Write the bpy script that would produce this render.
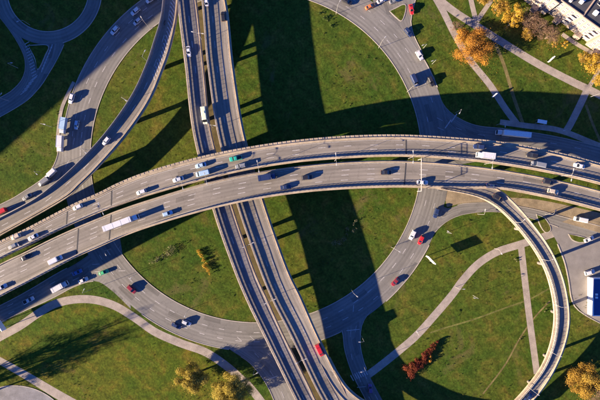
import bpy, math, random
import numpy as np
from math import radians, sin, cos, pi, atan2, hypot, tan
from mathutils import Vector, Matrix

for o in list(bpy.data.objects):
    bpy.data.objects.remove(o)
scene = bpy.context.scene
COL = scene.collection
random.seed(7)
rng = np.random.default_rng(7)

# ------------------------------------------------------------ camera, sky, sun
CAM_H = 220.0          # drone height above the ground, metres
S = 0.5                # metres on the ground per photograph pixel (600 px wide)
SUN_EL, SUN_DIR = radians(14.3), radians(21.0)      # shadows run towards 21 deg
cam = bpy.data.cameras.new("camera")
cam.sensor_width = 36.0
cam.lens = 18.0 / (150.0 / CAM_H)
cam.clip_end = 6000.0
cam_o = bpy.data.objects.new("camera", cam)
cam_o.location = (0, 0, CAM_H)
COL.objects.link(cam_o)
scene.camera = cam_o

world = bpy.data.worlds.new("World")
scene.world = world
world.use_nodes = True
wn = world.node_tree
sky = wn.nodes.new("ShaderNodeTexSky")
sky.sky_type = 'NISHITA'
sky.sun_disc = False
sky.sun_elevation = SUN_EL
sky.sun_rotation = radians(249)
sky.altitude = 200
sky.air_density = 1.0
sky.dust_density = 0.15
sky.ozone_density = 6.0
bg = wn.nodes["Background"]
bg.inputs[1].default_value = 0.05
tint = wn.nodes.new("ShaderNodeMix")          # evening air: one even tint over the whole sky
tint.data_type, tint.blend_type = 'RGBA', 'MULTIPLY'
tint.inputs[0].default_value = 1.0
tint.inputs[7].default_value = (0.48, 0.68, 1.20, 1)
wn.links.new(sky.outputs[0], tint.inputs[6])
wn.links.new(tint.outputs[2], bg.inputs[0])

sun = bpy.data.lights.new("sun", 'SUN')
sun.energy = 5.0
sun.angle = radians(0.5)
sun.color = (1.0, 0.79, 0.54)
sun_o = bpy.data.objects.new("sun", sun)
sd = Vector((cos(SUN_EL) * cos(SUN_DIR), cos(SUN_EL) * sin(SUN_DIR), -sin(SUN_EL)))
sun_o.rotation_euler = sd.to_track_quat('-Z', 'Y').to_euler()
sun_o.location = (-300, -120, 120)
COL.objects.link(sun_o)

vs = scene.view_settings
vs.view_transform = 'Standard'
vs.look = 'None'
vs.gamma = 1.0
vs.use_curve_mapping = False
vs.exposure = 2.15
scene.cycles.max_bounces = 6
scene.cycles.transparent_max_bounces = 16


# ------------------------------------------------------------ helpers
def W(px, py, z=0.0):
    """photograph pixel -> point in the place at height z (camera looks straight down)"""
    k = S * (1 - z / CAM_H)
    return ((px - 300) * k, (200 - py) * k)


def mesh_obj(name, verts, faces, mat=None, parent=None, smooth=False):
    me = bpy.data.meshes.new(name)
    me.from_pydata([tuple(map(float, v)) for v in verts], [], faces)
    me.update()
    if mat:
        me.materials.append(mat)
    if smooth:
        for p in me.polygons:
            p.use_smooth = True
    o = bpy.data.objects.new(name, me)
    COL.objects.link(o)
    if parent:
        o.parent = parent
    return o


def empty(name, loc=(0, 0, 0), rz=0.0):
    o = bpy.data.objects.new(name, None)
    o.empty_display_size = 1
    o.location = loc
    o.rotation_euler = (0, 0, rz)
    COL.objects.link(o)
    return o


LABELS = {}


def tag(o, label, cat, group=None, kind=None):
    o["label"] = label
    o["category"] = cat
    if group:
        o["group"] = group
    if kind:
        o["kind"] = kind
    LABELS.setdefault(label, []).append(o.name)
    return o


def structure(o, label=None):
    o["kind"] = "structure"
    if label:
        o["label"] = label
    return o


class MB:
    """collects verts and faces for one mesh"""
    def __init__(self):
        self.v, self.f = [], []

    def add(self, vs_, fs):
        b = len(self.v)
        self.v += [tuple(p) for p in vs_]
        self.f += [tuple(i + b for i in f) for f in fs]

    def box(self, x0, x1, y0, y1, z0, z1):
        self.add([(x0, y0, z0), (x1, y0, z0), (x1, y1, z0), (x0, y1, z0),
                  (x0, y0, z1), (x1, y0, z1), (x1, y1, z1), (x0, y1, z1)],
                 [(3, 2, 1, 0), (4, 5, 6, 7), (0, 1, 5, 4), (1, 2, 6, 5), (2, 3, 7, 6), (3, 0, 4, 7)])

    def obox(self, cx, cy, ax, hl, hw, z0, z1):
        c, s = cos(ax), sin(ax)
        p = [(cx + c * a * hl - s * b * hw, cy + s * a * hl + c * b * hw) for a, b in ((-1, -1), (1, -1), (1, 1), (-1, 1))]
        self.add([(x, y, z0) for x, y in p] + [(x, y, z1) for x, y in p],
                 [(3, 2, 1, 0), (4, 5, 6, 7), (0, 1, 5, 4), (1, 2, 6, 5), (2, 3, 7, 6), (3, 0, 4, 7)])

    def tube(self, pts, rad, n=6):
        rings = []
        for i, p in enumerate(pts):
            a = Vector(pts[max(i - 1, 0)]); b = Vector(pts[min(i + 1, len(pts) - 1)])
            d = (b - a).normalized()
            q = d.to_track_quat('Z', 'Y')
            r = rad[i] if isinstance(rad, (list, tuple)) else rad
            rings.append([tuple(Vector(p) + q @ Vector((r * cos(2 * pi * k / n), r * sin(2 * pi * k / n), 0))) for k in range(n)])
        vs_ = [v for r_ in rings for v in r_]
        fs = []
        for i in range(len(pts) - 1):
            for k in range(n):
                k2 = (k + 1) % n
                fs.append((i * n + k, i * n + k2, (i + 1) * n + k2, (i + 1) * n + k))
        fs.append(tuple(range(n - 1, -1, -1)))
        fs.append(tuple((len(pts) - 1) * n + k for k in range(n)))
        self.add(vs_, fs)

    def loft(self, secs, cap=True):
        n = len(secs[0])
        vs_ = [p for s_ in secs for p in s_]
        fs = []
        for i in range(len(secs) - 1):
            for k in range(n):
                k2 = (k + 1) % n
                fs.append((i * n + k, i * n + k2, (i + 1) * n + k2, (i + 1) * n + k))
        if cap:
            fs.append(tuple(range(n - 1, -1, -1)))
            fs.append(tuple((len(secs) - 1) * n + k for k in range(n)))
        self.add(vs_, fs)

    def build(self, name, mat=None, parent=None, smooth=False):
        return mesh_obj(name, self.v, self.f, mat, parent, smooth)


def catmull(pts, n, closed=False):
    P = np.array(pts, float)
    if len(P) == 2:
        t = np.linspace(0, 1, n)[:, None]
        return P[0] * (1 - t) + P[1] * t
    ext = np.vstack([2 * P[0] - P[1], P, 2 * P[-1] - P[-2]])
    out = []
    for i in range(1, len(ext) - 2):
        p0, p1, p2, p3 = ext[i - 1], ext[i], ext[i + 1], ext[i + 2]
        for t in np.linspace(0, 1, 24, endpoint=False):
            out.append(0.5 * ((2 * p1) + (-p0 + p2) * t + (2 * p0 - 5 * p1 + 4 * p2 - p3) * t ** 2 + (-p0 + 3 * p1 - 3 * p2 + p3) * t ** 3))
    out.append(P[-1])
    out = np.array(out)
    d = np.concatenate([[0], np.cumsum(np.hypot(*np.diff(out, axis=0).T))])
    s = np.linspace(0, d[-1], n)
    return np.column_stack([np.interp(s, d, out[:, 0]), np.interp(s, d, out[:, 1])])


class Ribbon:
    """a road band between two edges that were read off the photograph, at its real height"""
    def __init__(self, left, right, zs=(0.03,), step=2.5, world=False):
        if world:
            L, R = np.array(left, float), np.array(right, float)
            n = len(L)
            z = np.full(n, float(zs[0]))
        else:
            a = np.array(left, float)
            length = np.sum(np.hypot(*np.diff(a, axis=0).T)) * S
            n = max(6, int(length / step))
            l, r = catmull(left, n), catmull(right, n)
            z = np.interp(np.linspace(0, 1, n), np.linspace(0, 1, len(zs)), zs)
            L = np.array([W(p[0], p[1], zz) for p, zz in zip(l, z)])
            R = np.array([W(p[0], p[1], zz) for p, zz in zip(r, z)])
        self.L, self.R, self.z, self.n = L, R, z, n
        self.C = (L + R) / 2
        self.w = np.hypot(*(R - L).T)
        self.c = (R - L) / self.w[:, None]
        d = np.hypot(*np.diff(self.C, axis=0).T)
        self.s = np.concatenate([[0], np.cumsum(d)])
        self.len = self.s[-1]

    def pt(self, i, side, off, dz):
        p = self.L[i] + self.c[i] * off if side == 0 else (self.R[i] - self.c[i] * off if side == 1 else self.C[i] + self.c[i] * off)
        return (p[0], p[1], self.z[i] + dz)

    def at(self, s, side, off, dz=0.0):
        j = np.interp(s, self.s, np.arange(self.n))
        i = min(int(j), self.n - 2)
        f = j - i
        a, b = self.pt(i, side, off, dz), self.pt(i + 1, side, off, dz)
        return tuple(a[k] * (1 - f) + b[k] * f for k in range(3))

    def heading(self, s):
        a, b = self.at(max(s - 1, 0), 2, 0), self.at(min(s + 1, self.len), 2, 0)
        return atan2(b[1] - a[1], b[0] - a[0])

    def nearest(self, x, y):
        d = np.hypot(self.C[:, 0] - x, self.C[:, 1] - y)
        i = int(np.argmin(d))
        return i, d[i]

    def contains(self, X, Y, pad=0.0):
        d = np.hypot(self.C[:, 0][None] - X[:, None], self.C[:, 1][None] - Y[:, None])
        i = d.argmin(1)
        return d[np.arange(len(X)), i] < self.w[i] / 2 + pad

    def loft(self, mb, sec, i0=0, i1=None):
        i1 = self.n if i1 is None else i1
        mb.loft([[self.pt(i, *q) for q in sec] for i in range(i0, i1)])

    def sheet(self, name, mat, parent=None, s0=0, o0=0.0, s1=1, o1=0.0, dz=0.0, i0=0, i1=None):
        """flat road sheet with metric UV (u across, v along)"""
        i1 = self.n if i1 is None else i1
        m = 5
        vs_, fs, uv = [], [], []
        for i in range(i0, i1):
            a, b = np.array(self.pt(i, s0, o0, dz)), np.array(self.pt(i, s1, o1, dz))
            for k in range(m):
                vs_.append(a + (b - a) * k / (m - 1))
                uv.append((np.hypot(*(b - a)[:2]) * k / (m - 1), self.s[i]))
        for i in range(i1 - i0 - 1):
            for k in range(m - 1):
                q = i * m + k
                fs.append((q, q + m, q + m + 1, q + 1))
        o = mesh_obj(name, vs_, fs, mat, parent)
        me = o.data
        lay = me.uv_layers.new(name="UVMap")
        idx = np.zeros(len(me.loops), dtype=np.int32)
        me.loops.foreach_get("vertex_index", idx)
        lay.data.foreach_set("uv", np.array(uv)[idx].astype(np.float32).ravel())
        # faces must look up
        if len(me.polygons) and me.polygons[0].normal.z < 0:
            me.flip_normals()
        return o

    def strip(self, mb, sa, sb, side, off, width, dz):
        n = max(2, int((sb - sa) / 2.5) + 1)
        ss = np.linspace(sa, sb, n)
        vs_ = []
        for s in ss:
            vs_.append(self.at(s, side, off - width / 2, dz))
            vs_.append(self.at(s, side, off + width / 2, dz))
        # winding fixed so that normals look up
        fs = []
        for i in range(n - 1):
            f = (2 * i, 2 * i + 1, 2 * i + 3, 2 * i + 2)
            a, b, c = (Vector(vs_[j]) for j in f[:3])
            if (b - a).cross(c - a).z < 0:
                f = f[::-1]
            fs.append(f)
        mb.add(vs_, fs)

    def dashes(self, mb, side, off, dz, on=3.5, gap=8.5, width=0.25, s0=0, s1=None):
        s = s0
        s1 = self.len if s1 is None else s1
        while s + on < s1:
            if random.random() > 0.08:
                self.strip(mb, s, s + on * random.uniform(0.9, 1.05), side, off, width, dz)
            s += on + gap


# ------------------------------------------------------------ materials
def nodes_of(name):
    m = bpy.data.materials.new(name)
    m.use_nodes = True
    return m, m.node_tree, m.node_tree.nodes["Principled BSDF"]


def N(nt, t, **kw):
    n = nt.nodes.new(t)
    for k, v in kw.items():
        setattr(n, k, v)
    return n


def ramp(nt, stops):
    r = N(nt, "ShaderNodeValToRGB")
    e = r.color_ramp.elements
    while len(e) < len(stops):
        e.new(0.5)
    for q, (p, c) in zip(e, stops):
        q.position = p
        q.color = (*c, 1) if len(c) == 3 else c
    return r


def noise(nt, vec, scale, detail=4, rough=0.55, dist=0.0):
    n = N(nt, "ShaderNodeTexNoise")
    n.inputs["Scale"].default_value = scale
    n.inputs["Detail"].default_value = detail
    n.inputs["Roughness"].default_value = rough
    n.inputs["Distortion"].default_value = dist
    nt.links.new(vec, n.inputs["Vector"])
    return n


def mixc(nt, fac, a, b, mode='MIX'):
    m = N(nt, "ShaderNodeMix", data_type='RGBA', blend_type=mode)
    for sock, v in ((m.inputs[0], fac), (m.inputs[6], a), (m.inputs[7], b)):
        if isinstance(v, (int, float)):
            sock.default_value = v
        elif isinstance(v, tuple):
            sock.default_value = (*v, 1)
        else:
            nt.links.new(v, sock)
    return m.outputs[2]


def mapr(nt, v, a, b, c, d):
    m = N(nt, "ShaderNodeMapRange")
    nt.links.new(v, m.inputs[0])
    for i, q in enumerate((a, b, c, d)):
        m.inputs[i + 1].default_value = q
    return m.outputs[0]


def plain(name, col, rough=0.6, metal=0.0, vary=0.12, scale=0.8):
    m, nt, b = nodes_of(name)
    tc = N(nt, "ShaderNodeTexCoord")
    n = noise(nt, tc.outputs["Object"], scale)
    f = mapr(nt, n.outputs[0], 0.3, 0.7, 1 - vary, 1 + vary)
    c = mixc(nt, 1.0, col, f, 'MULTIPLY')
    nt.links.new(c, b.inputs["Base Color"])
    b.inputs["Roughness"].default_value = rough
    b.inputs["Metallic"].default_value = metal
    return m


def mat_grass(name="grass", gain=(0.80, 0.92, 0.76), rough_f=1.0):
    m, nt, b = nodes_of(name)
    tc = N(nt, "ShaderNodeTexCoord")
    v = tc.outputs["Object"]
    plot = noise(nt, v, 0.0095, 2, 0.5, 0.2)
    big = noise(nt, v, 0.026, 4, 0.55, 0.5)
    mid = noise(nt, v, 0.12, 5, 0.62, 0.4)
    fin = noise(nt, v, 0.9, 6, 0.7)
    tiny = noise(nt, v, 4.5, 3, 0.7)
    c0 = ramp(nt, [(0.38, (0.034, 0.074, 0.010)), (0.5, (0.066, 0.088, 0.012)), (0.6, (0.112, 0.104, 0.016))])
    nt.links.new(plot.outputs[0], c0.inputs[0])
    c1 = ramp(nt, [(0.36, (0.028, 0.066, 0.009)), (0.5, (0.064, 0.086, 0.012)), (0.62, (0.120, 0.100, 0.018))])
    nt.links.new(big.outputs[0], c1.inputs[0])
    c2 = ramp(nt, [(0.36, (0.030, 0.066, 0.009)), (0.52, (0.068, 0.084, 0.013)), (0.68, (0.160, 0.100, 0.026))])
    nt.links.new(mid.outputs[0], c2.inputs[0])
    c = mixc(nt, 0.5, c0.outputs[0], c1.outputs[0])
    c = mixc(nt, 0.5, c, c2.outputs[0])
    # mowing swaths: wide faint stripes, bent by noise
    wv = N(nt, "ShaderNodeTexWave", wave_type='BANDS', bands_direction='DIAGONAL')
    wv.inputs["Scale"].default_value = 0.075
    wv.inputs["Distortion"].default_value = 3.0
    wv.inputs["Detail"].default_value = 2.0
    wv.inputs["Detail Scale"].default_value = 0.35
    nt.links.new(v, wv.inputs["Vector"])
    c = mixc(nt, 1.0, c, mapr(nt, wv.outputs["Fac"], 0, 1, 0.92, 1.08), 'MULTIPLY')
    c = mixc(nt, 1.0, c, mapr(nt, fin.outputs[0], 0.28, 0.72, 0.5, 1.5), 'MULTIPLY')
    c = mixc(nt, 1.0, c, mapr(nt, tiny.outputs[0], 0.3, 0.7, 0.8, 1.2), 'MULTIPLY')
    clump = noise(nt, v, 0.42, 5, 0.75, 0.6)
    c = mixc(nt, 1.0, c, mapr(nt, clump.outputs[0], 0.36, 0.64, 0.7, 1.3), 'MULTIPLY')
    bare = noise(nt, v, 0.05, 6, 0.7, 0.8)
    c = mixc(nt, mapr(nt, bare.outputs[0], 0.58, 0.70, 0.0, 0.7), c, (0.14, 0.10, 0.045))
    c = mixc(nt, 1.0, c, gain, 'MULTIPLY')
    nt.links.new(c, b.inputs["Base Color"])
    b.inputs["Roughness"].default_value = 0.95
    b.inputs["Specular IOR Level"].default_value = 0.1
    bu = N(nt, "ShaderNodeBump")
    bu.inputs["Strength"].default_value = 0.4
    bu.inputs["Distance"].default_value = 0.35
    nt.links.new(fin.outputs[0], bu.inputs["Height"])
    nt.links.new(bu.outputs[0], b.inputs["Normal"])
    return m


def mat_asphalt(name, col, track=0.16, lane=3.6, rough=0.8):
    """UV metric: u across, v along; wheel tracks and long stains follow the lanes"""
    m, nt, b = nodes_of(name)
    uv = N(nt, "ShaderNodeTexCoord").outputs["UV"]
    ob = N(nt, "ShaderNodeTexCoord").outputs["Object"]
    mp = N(nt, "ShaderNodeMapping")
    mp.inputs["Scale"].default_value = (1.0, 0.035, 1)
    nt.links.new(uv, mp.inputs[0])
    st = noise(nt, mp.outputs[0], 1.1, 5, 0.6)
    mp2 = N(nt, "ShaderNodeMapping")
    mp2.inputs["Scale"].default_value = (0.25, 0.012, 1)
    nt.links.new(uv, mp2.inputs[0])
    wide = noise(nt, mp2.outputs[0], 1.0, 3, 0.5)
    pat = noise(nt, ob, 0.06, 4, 0.6)
    gr = noise(nt, ob, 3.0, 4, 0.7)
    sep = N(nt, "ShaderNodeSeparateXYZ")
    nt.links.new(uv, sep.inputs[0])
    mu = N(nt, "ShaderNodeMath", operation='MULTIPLY')
    nt.links.new(sep.outputs[0], mu.inputs[0])
    mu.inputs[1].default_value = 2 * pi / (lane / 2)
    si = N(nt, "ShaderNodeMath", operation='SINE')
    nt.links.new(mu.outputs[0], si.inputs[0])
    c = mixc(nt, 1.0, col, mapr(nt, si.outputs[0], -1, 1, 1 + track * .4, 1 - track * .6), 'MULTIPLY')
    c = mixc(nt, 1.0, c, mapr(nt, st.outputs[0], 0.3, 0.7, 1 - track, 1 + track), 'MULTIPLY')
    c = mixc(nt, 1.0, c, mapr(nt, wide.outputs[0], 0.3, 0.7, 1 - track * .7, 1 + track * .7), 'MULTIPLY')
    c = mixc(nt, 1.0, c, mapr(nt, pat.outputs[0], 0.3, 0.7, 0.86, 1.12), 'MULTIPLY')
    c = mixc(nt, 1.0, c, mapr(nt, gr.outputs[0], 0.3, 0.7, 0.9, 1.1), 'MULTIPLY')
    # each lane and paving section has its own tone; joints between sections show
    def cells(lw, sl, amp, seed):
        mpp = N(nt, "ShaderNodeMapping")
        mpp.inputs["Scale"].default_value = (1 / lw, 1 / sl, 1)
        mpp.inputs["Location"].default_value = (seed, seed * 1.7, 0)
        nt.links.new(uv, mpp.inputs[0])
        fl = N(nt, "ShaderNodeVectorMath", operation='FLOOR')
        nt.links.new(mpp.outputs[0], fl.inputs[0])
        wn_ = N(nt, "ShaderNodeTexWhiteNoise", noise_dimensions='2D')
        nt.links.new(fl.outputs[0], wn_.inputs["Vector"])
        return mapr(nt, wn_.outputs["Value"], 0, 1, 1 - amp, 1 + amp)
    c = mixc(nt, 1.0, c, cells(lane, 47.0, 0.09, 0.3), 'MULTIPLY')
    c = mixc(nt, 1.0, c, cells(30.0, 31.0, 0.05, 0.7), 'MULTIPLY')
    # repair patches
    mpp = N(nt, "ShaderNodeMapping")
    mpp.inputs["Scale"].default_value = (1 / 2.4, 1 / 9.0, 1)
    nt.links.new(uv, mpp.inputs[0])
    fl = N(nt, "ShaderNodeVectorMath", operation='FLOOR')
    nt.links.new(mpp.outputs[0], fl.inputs[0])
    wp = N(nt, "ShaderNodeTexWhiteNoise", noise_dimensions='2D')
    nt.links.new(fl.outputs[0], wp.inputs["Vector"])
    c = mixc(nt, 1.0, c, mapr(nt, wp.outputs["Value"], 0.955, 0.96, 1.0, 0.72), 'MULTIPLY')
    # cracks
    vo = N(nt, "ShaderNodeTexVoronoi", feature='DISTANCE_TO_EDGE')
    vo.inputs["Scale"].default_value = 0.11
    wob = noise(nt, ob, 0.5, 4, 0.7)
    ad = N(nt, "ShaderNodeVectorMath", operation='MULTIPLY_ADD')
    nt.links.new(wob.outputs["Color"], ad.inputs[0])
    ad.inputs[1].default_value = (3.5, 3.5, 3.5)
    nt.links.new(ob, ad.inputs[2])
    nt.links.new(ad.outputs[0], vo.inputs["Vector"])
    c = mixc(nt, 1.0, c, mapr(nt, vo.outputs["Distance"], 0.0, 0.018, 0.80, 1.0), 'MULTIPLY')
    oil = noise(nt, ob, 0.35, 4, 0.7)
    c = mixc(nt, 1.0, c, mapr(nt, oil.outputs[0], 0.60, 0.74, 1.0, 0.78), 'MULTIPLY')
    nt.links.new(c, b.inputs["Base Color"])
    b.inputs["Roughness"].default_value = rough
    b.inputs["Specular IOR Level"].default_value = 0.25
    return m


def mat_concrete(name, col, vary=0.18):
    m, nt, b = nodes_of(name)
    tc = N(nt, "ShaderNodeTexCoord")
    v = tc.outputs["Object"]
    a = noise(nt, v, 0.25, 5, 0.65)
    d = noise(nt, v, 2.2, 5, 0.7)
    c = mixc(nt, 1.0, col, mapr(nt, a.outputs[0], 0.3, 0.7, 1 - vary, 1 + vary), 'MULTIPLY')
    c = mixc(nt, 1.0, c, mapr(nt, d.outputs[0], 0.3, 0.7, 1 - vary * .7, 1 + vary * .7), 'MULTIPLY')
    nt.links.new(c, b.inputs["Base Color"])
    b.inputs["Roughness"].default_value = 0.85
    b.inputs["Specular IOR Level"].default_value = 0.2
    return m


def mat_leaf(name, a, bcol, c3):
    m, nt, b = nodes_of(name)
    at = N(nt, "ShaderNodeAttribute", attribute_name="tint")
    r = ramp(nt, [(0.0, a), (0.55, bcol), (1.0, c3)])
    nt.links.new(at.outputs["Fac"], r.inputs[0])
    nt.links.new(r.outputs[0], b.inputs["Base Color"])
    b.inputs["Roughness"].default_value = 0.75
    b.inputs["Specular IOR Level"].default_value = 0.15
    tr = N(nt, "ShaderNodeBsdfTranslucent")
    nt.links.new(r.outputs[0], tr.inputs[0])
    mx = N(nt, "ShaderNodeMixShader")
    mx.inputs[0].default_value = 0.25
    out = nt.nodes["Material Output"]
    nt.links.new(b.outputs[0], mx.inputs[1])
    nt.links.new(tr.outputs[0], mx.inputs[2])
    nt.links.new(mx.outputs[0], out.inputs[0])
    return m


def mat_panel(name, col, trans):
    """smoky see-through acrylic panel of the noise screens"""
    m, nt, b = nodes_of(name)
    b.inputs["Base Color"].default_value = (*col, 1)
    b.inputs["Roughness"].default_value = 0.3
    t = N(nt, "ShaderNodeBsdfTransparent")
    mx = N(nt, "ShaderNodeMixShader")
    mx.inputs[0].default_value = trans
    nt.links.new(b.outputs[0], mx.inputs[1])
    nt.links.new(t.outputs[0], mx.inputs[2])
    nt.links.new(mx.outputs[0], nt.nodes["Material Output"].inputs[0])
    return m


def mat_paint(name, col, rough=0.3):
    m, nt, b = nodes_of(name)
    tc = N(nt, "ShaderNodeTexCoord")
    n = noise(nt, tc.outputs["Object"], 1.5)
    c = mixc(nt, 1.0, col, mapr(nt, n.outputs[0], 0.3, 0.7, 0.9, 1.06), 'MULTIPLY')
    nt.links.new(c, b.inputs["Base Color"])
    b.inputs["Roughness"].default_value = rough
    b.inputs["Coat Weight"].default_value = 0.4
    b.inputs["Coat Roughness"].default_value = 0.1
    return m


M = {}
M['grass'] = mat_grass()
M['lawn'] = mat_grass("mown_lawn", (1.06, 1.06, 0.66))
M['asphalt'] = mat_asphalt("asphalt", (0.182, 0.173, 0.159))
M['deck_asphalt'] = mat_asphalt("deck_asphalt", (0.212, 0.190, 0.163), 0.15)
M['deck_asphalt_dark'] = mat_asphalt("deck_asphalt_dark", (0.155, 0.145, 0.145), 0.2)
M['lot'] = mat_concrete("lot_asphalt", (0.205, 0.190, 0.178), 0.14)
M['path'] = mat_concrete("path_concrete", (0.30, 0.258, 0.220), 0.26)
M['path_dark'] = mat_concrete("path_dark_asphalt", (0.07, 0.07, 0.08))
M['plaza'] = mat_concrete("plaza_paving", (0.19, 0.187, 0.20), 0.25)
M['soil'] = mat_concrete("bare_soil", (0.235, 0.185, 0.12), 0.3)
M['track'] = mat_concrete("worn_track", (0.155, 0.125, 0.048), 0.5)
M['track_faint'] = mat_concrete("worn_grass", (0.115, 0.115, 0.030), 0.55)
M['soil_dark'] = mat_concrete("dark_soil", (0.10, 0.078, 0.035), 0.35)
M['kerb'] = mat_concrete("kerb_stone", (0.36, 0.32, 0.28))
M['concrete'] = mat_concrete("edge_concrete", (0.35, 0.285, 0.208), 0.26)
M['concrete_pale'] = mat_concrete("pale_concrete", (0.34, 0.29, 0.225), 0.26)
M['pier'] = mat_concrete("pier_concrete", (0.17, 0.155, 0.14))
M['joint'] = plain("joint_rubber", (0.035, 0.035, 0.04), 0.8)
M['marking'] = plain("road_paint", (0.42, 0.40, 0.39), 0.7, vary=0.3, scale=1.2)
M['panel'] = mat_panel("smoky_panel", (0.10, 0.10, 0.11), 0.88)
M['band'] = plain("screen_band", (0.30, 0.25, 0.20), 0.6)
M['steel'] = plain("galvanised_steel", (0.42, 0.40, 0.39), 0.45, 0.3)
M['white'] = plain("white_coat", (0.78, 0.77, 0.76), 0.5, vary=0.06)
M['lampwhite'] = plain("lamp_pole_grey", (0.34, 0.33, 0.32), 0.5, vary=0.05)
M['dark'] = plain("dark_rubber", (0.02, 0.02, 0.022), 0.8)
M['glass'] = mat_paint("dark_window_glass", (0.012, 0.014, 0.018), 0.08)
M['bark'] = plain("bark", (0.11, 0.08, 0.055), 0.9, vary=0.3)
M['facade'] = mat_concrete("facade_plaster", (0.30, 0.235, 0.195), 0.1)
M['facade_grey'] = mat_concrete("facade_grey", (0.36, 0.35, 0.35), 0.08)
M['roof'] = mat_concrete("bitumen_roof", (0.055, 0.057, 0.068), 0.25)
M['blue_roof'] = plain("blue_sheet_roof", (0.014, 0.062, 0.20), 0.45, vary=0.1)
M['window'] = plain("window_pane", (0.14, 0.13, 0.14), 0.15)
M['lamp_head'] = plain("lamp_head_grey", (0.38, 0.38, 0.39), 0.5)
M['poster'] = plain("billboard_poster", (0.55, 0.50, 0.45), 0.5, vary=0.4, scale=0.9)
M['amber'] = plain("lens_amber", (0.5, 0.42, 0.3), 0.3)
M['red_lens'] = plain("lens_red", (0.35, 0.02, 0.02), 0.3)

PAINT = {
    'white': (0.60, 0.60, 0.62), 'bright': (0.86, 0.86, 0.86), 'silver': (0.48, 0.50, 0.54), 'grey': (0.20, 0.21, 0.23), 'black': (0.022, 0.022, 0.028),
    'navy': (0.02, 0.035, 0.10), 'blue': (0.04, 0.12, 0.36), 'red': (0.46, 0.018, 0.025), 'maroon': (0.22, 0.02, 0.03),
    'teal': (0.02, 0.33, 0.25), 'green': (0.07, 0.42, 0.18), 'cream': (0.72, 0.72, 0.52), 'beige': (0.50, 0.42, 0.33),
    'orange': (0.62, 0.18, 0.05), 'purple': (0.16, 0.08, 0.22), 'lightblue': (0.34, 0.48, 0.62), 'yellow': (0.7, 0.5, 0.12),
}
PM = {k: mat_paint("paint_" + k, v) for k, v in PAINT.items()}

# ------------------------------------------------------------ ground
g = mesh_obj("ground", [(-2500, -2500, 0), (2500, -2500, 0), (2500, 2500, 0), (-2500, 2500, 0)], [(0, 1, 2, 3)], M['grass'])
structure(g, "rough olive green grass ground between the roads")

ROADS = []          # every ground ribbon, for keeping plants off the roads


def circle_ribbon(cx, cy, r0, r1, z, a0=0.0, a1=2 * pi, n=260):
    x, y = W(cx, cy)
    a = np.linspace(a0, a1, n)
    return Ribbon(np.column_stack([x + r0 * S * np.cos(a), y + r0 * S * np.sin(a)]),
                  np.column_stack([x + r1 * S * np.cos(a), y + r1 * S * np.sin(a)]), (z,), world=True)


def kerb(mb, rb, side, s0=0.0, s1=1.0, w=0.35, h=0.15):
    """stone kerb just outside one edge of a ribbon"""
    i0, i1 = int(s0 * rb.n), max(int(s1 * rb.n), 2)
    rb.loft(mb, [(side, 0.0, -rb.z[0] + 0.005), (side, 0.0, h - rb.z[0]), (side, -w, h - rb.z[0]), (side, -w, -rb.z[0] + 0.005)], i0, i1)


def ground_road(key, left, right, z, mat='asphalt', name='road', label=None, kerbs=(), lanes=0, edge=()):
    rb = Ribbon(left, right, (z,))
    o = rb.sheet(name, M[mat])
    structure(o, label)
    ROADS.append(rb)
    for sd_, a, b in kerbs:
        k = MB()
        kerb(k, rb, sd_, a, b)
        k.build("kerb", M['kerb'], o)
    if lanes:
        d = MB()
        wmean = float(np.mean(rb.w))
        for q in range(1, lanes):
            rb.dashes(d, 2, (q / lanes - 0.5) * wmean * 0.92, 0.03)
        d.build("lane_marking", M['marking'], o)["kind"] = "stuff"
    for sd_, off in edge:
        d = MB()
        rb.strip(d, 0, rb.len, sd_, off, 0.14, 0.034)
        d.build("edge_line", M['marking'], o)
    return rb, o


RC = (256, 157)
ring = circle_ribbon(*RC, 166, 194, 0.06)
ring_o = ring.sheet("ring_road", M['asphalt'])
structure(ring_o, "wide grey ring road circling beneath the flyovers")
ROADS.append(ring)
k = MB()
kerb(k, ring, 0)
k.build("kerb", M['kerb'], ring_o)
for a0, a1 in ((21, 31), (-48, -27), (-79, -64), (-126, -98), (96, 171)):
    kr = circle_ribbon(*RC, 166, 194, 0.06, radians(a0), radians(a1), 50)
    k = MB()
    kerb(k, kr, 1)
    k.build("kerb", M['kerb'], ring_o)
d = MB()
for rr in (4.8, 9.4):
    ring.dashes(d, 0, rr, 0.02, 3.0, 6.0)
d.build("lane_marking", M['marking'], ring_o)["kind"] = "stuff"

rT, _ = ground_road('rT', [(398, 40), (378, 12), (368, -20), (372, -60), (395, -200)], [(424, 56), (412, 30), (413, 8), (432, -60), (455, -200)], 0.04,
                    label="grey slip road leaving the ring at the top", kerbs=((1, 0.02, 1.0),))
rE1, _ = ground_road('rE1', [(434, 75), (438, 92), (446, 108), (460, 119), (478, 126), (505, 129), (540, 134), (575, 141), (620, 153), (680, 172)],
                     [(441, 180), (449, 172), (460, 165), (475, 162), (490, 161), (510, 162), (540, 165), (575, 171), (620, 183), (680, 202)], 0.04,
                     label="shaded road running east beneath the upper flyover", kerbs=((0, 0.08, 1.0),), lanes=4)
rE2, _ = ground_road('rE2', [(432, 195), (446, 208), (463, 204), (490, 203), (515, 206), (540, 211), (570, 219), (605, 228), (680, 250)],
                     [(424, 246), (437, 230), (449, 220), (465, 214), (490, 211.5), (515, 214), (545, 222), (570, 231), (605, 241), (680, 263)], 0.04,
                     label="narrow grey road leading from the ring to the parking lot", kerbs=((1, 0.06, 0.55), (0, 0.12, 1.0)))
rS, rS_o = ground_road('rS', [(330, 312), (342, 330), (345, 350), (352, 372), (362, 392), (380, 425)],
                       [(384, 296), (364, 320), (360, 340), (362, 356), (369, 375), (396, 425)], 0.04,
                       label="shaded road leaving the ring towards the bottom", kerbs=((0, 0.2, 1.0), (1, 0.14, 0.62)), lanes=3)
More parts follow.
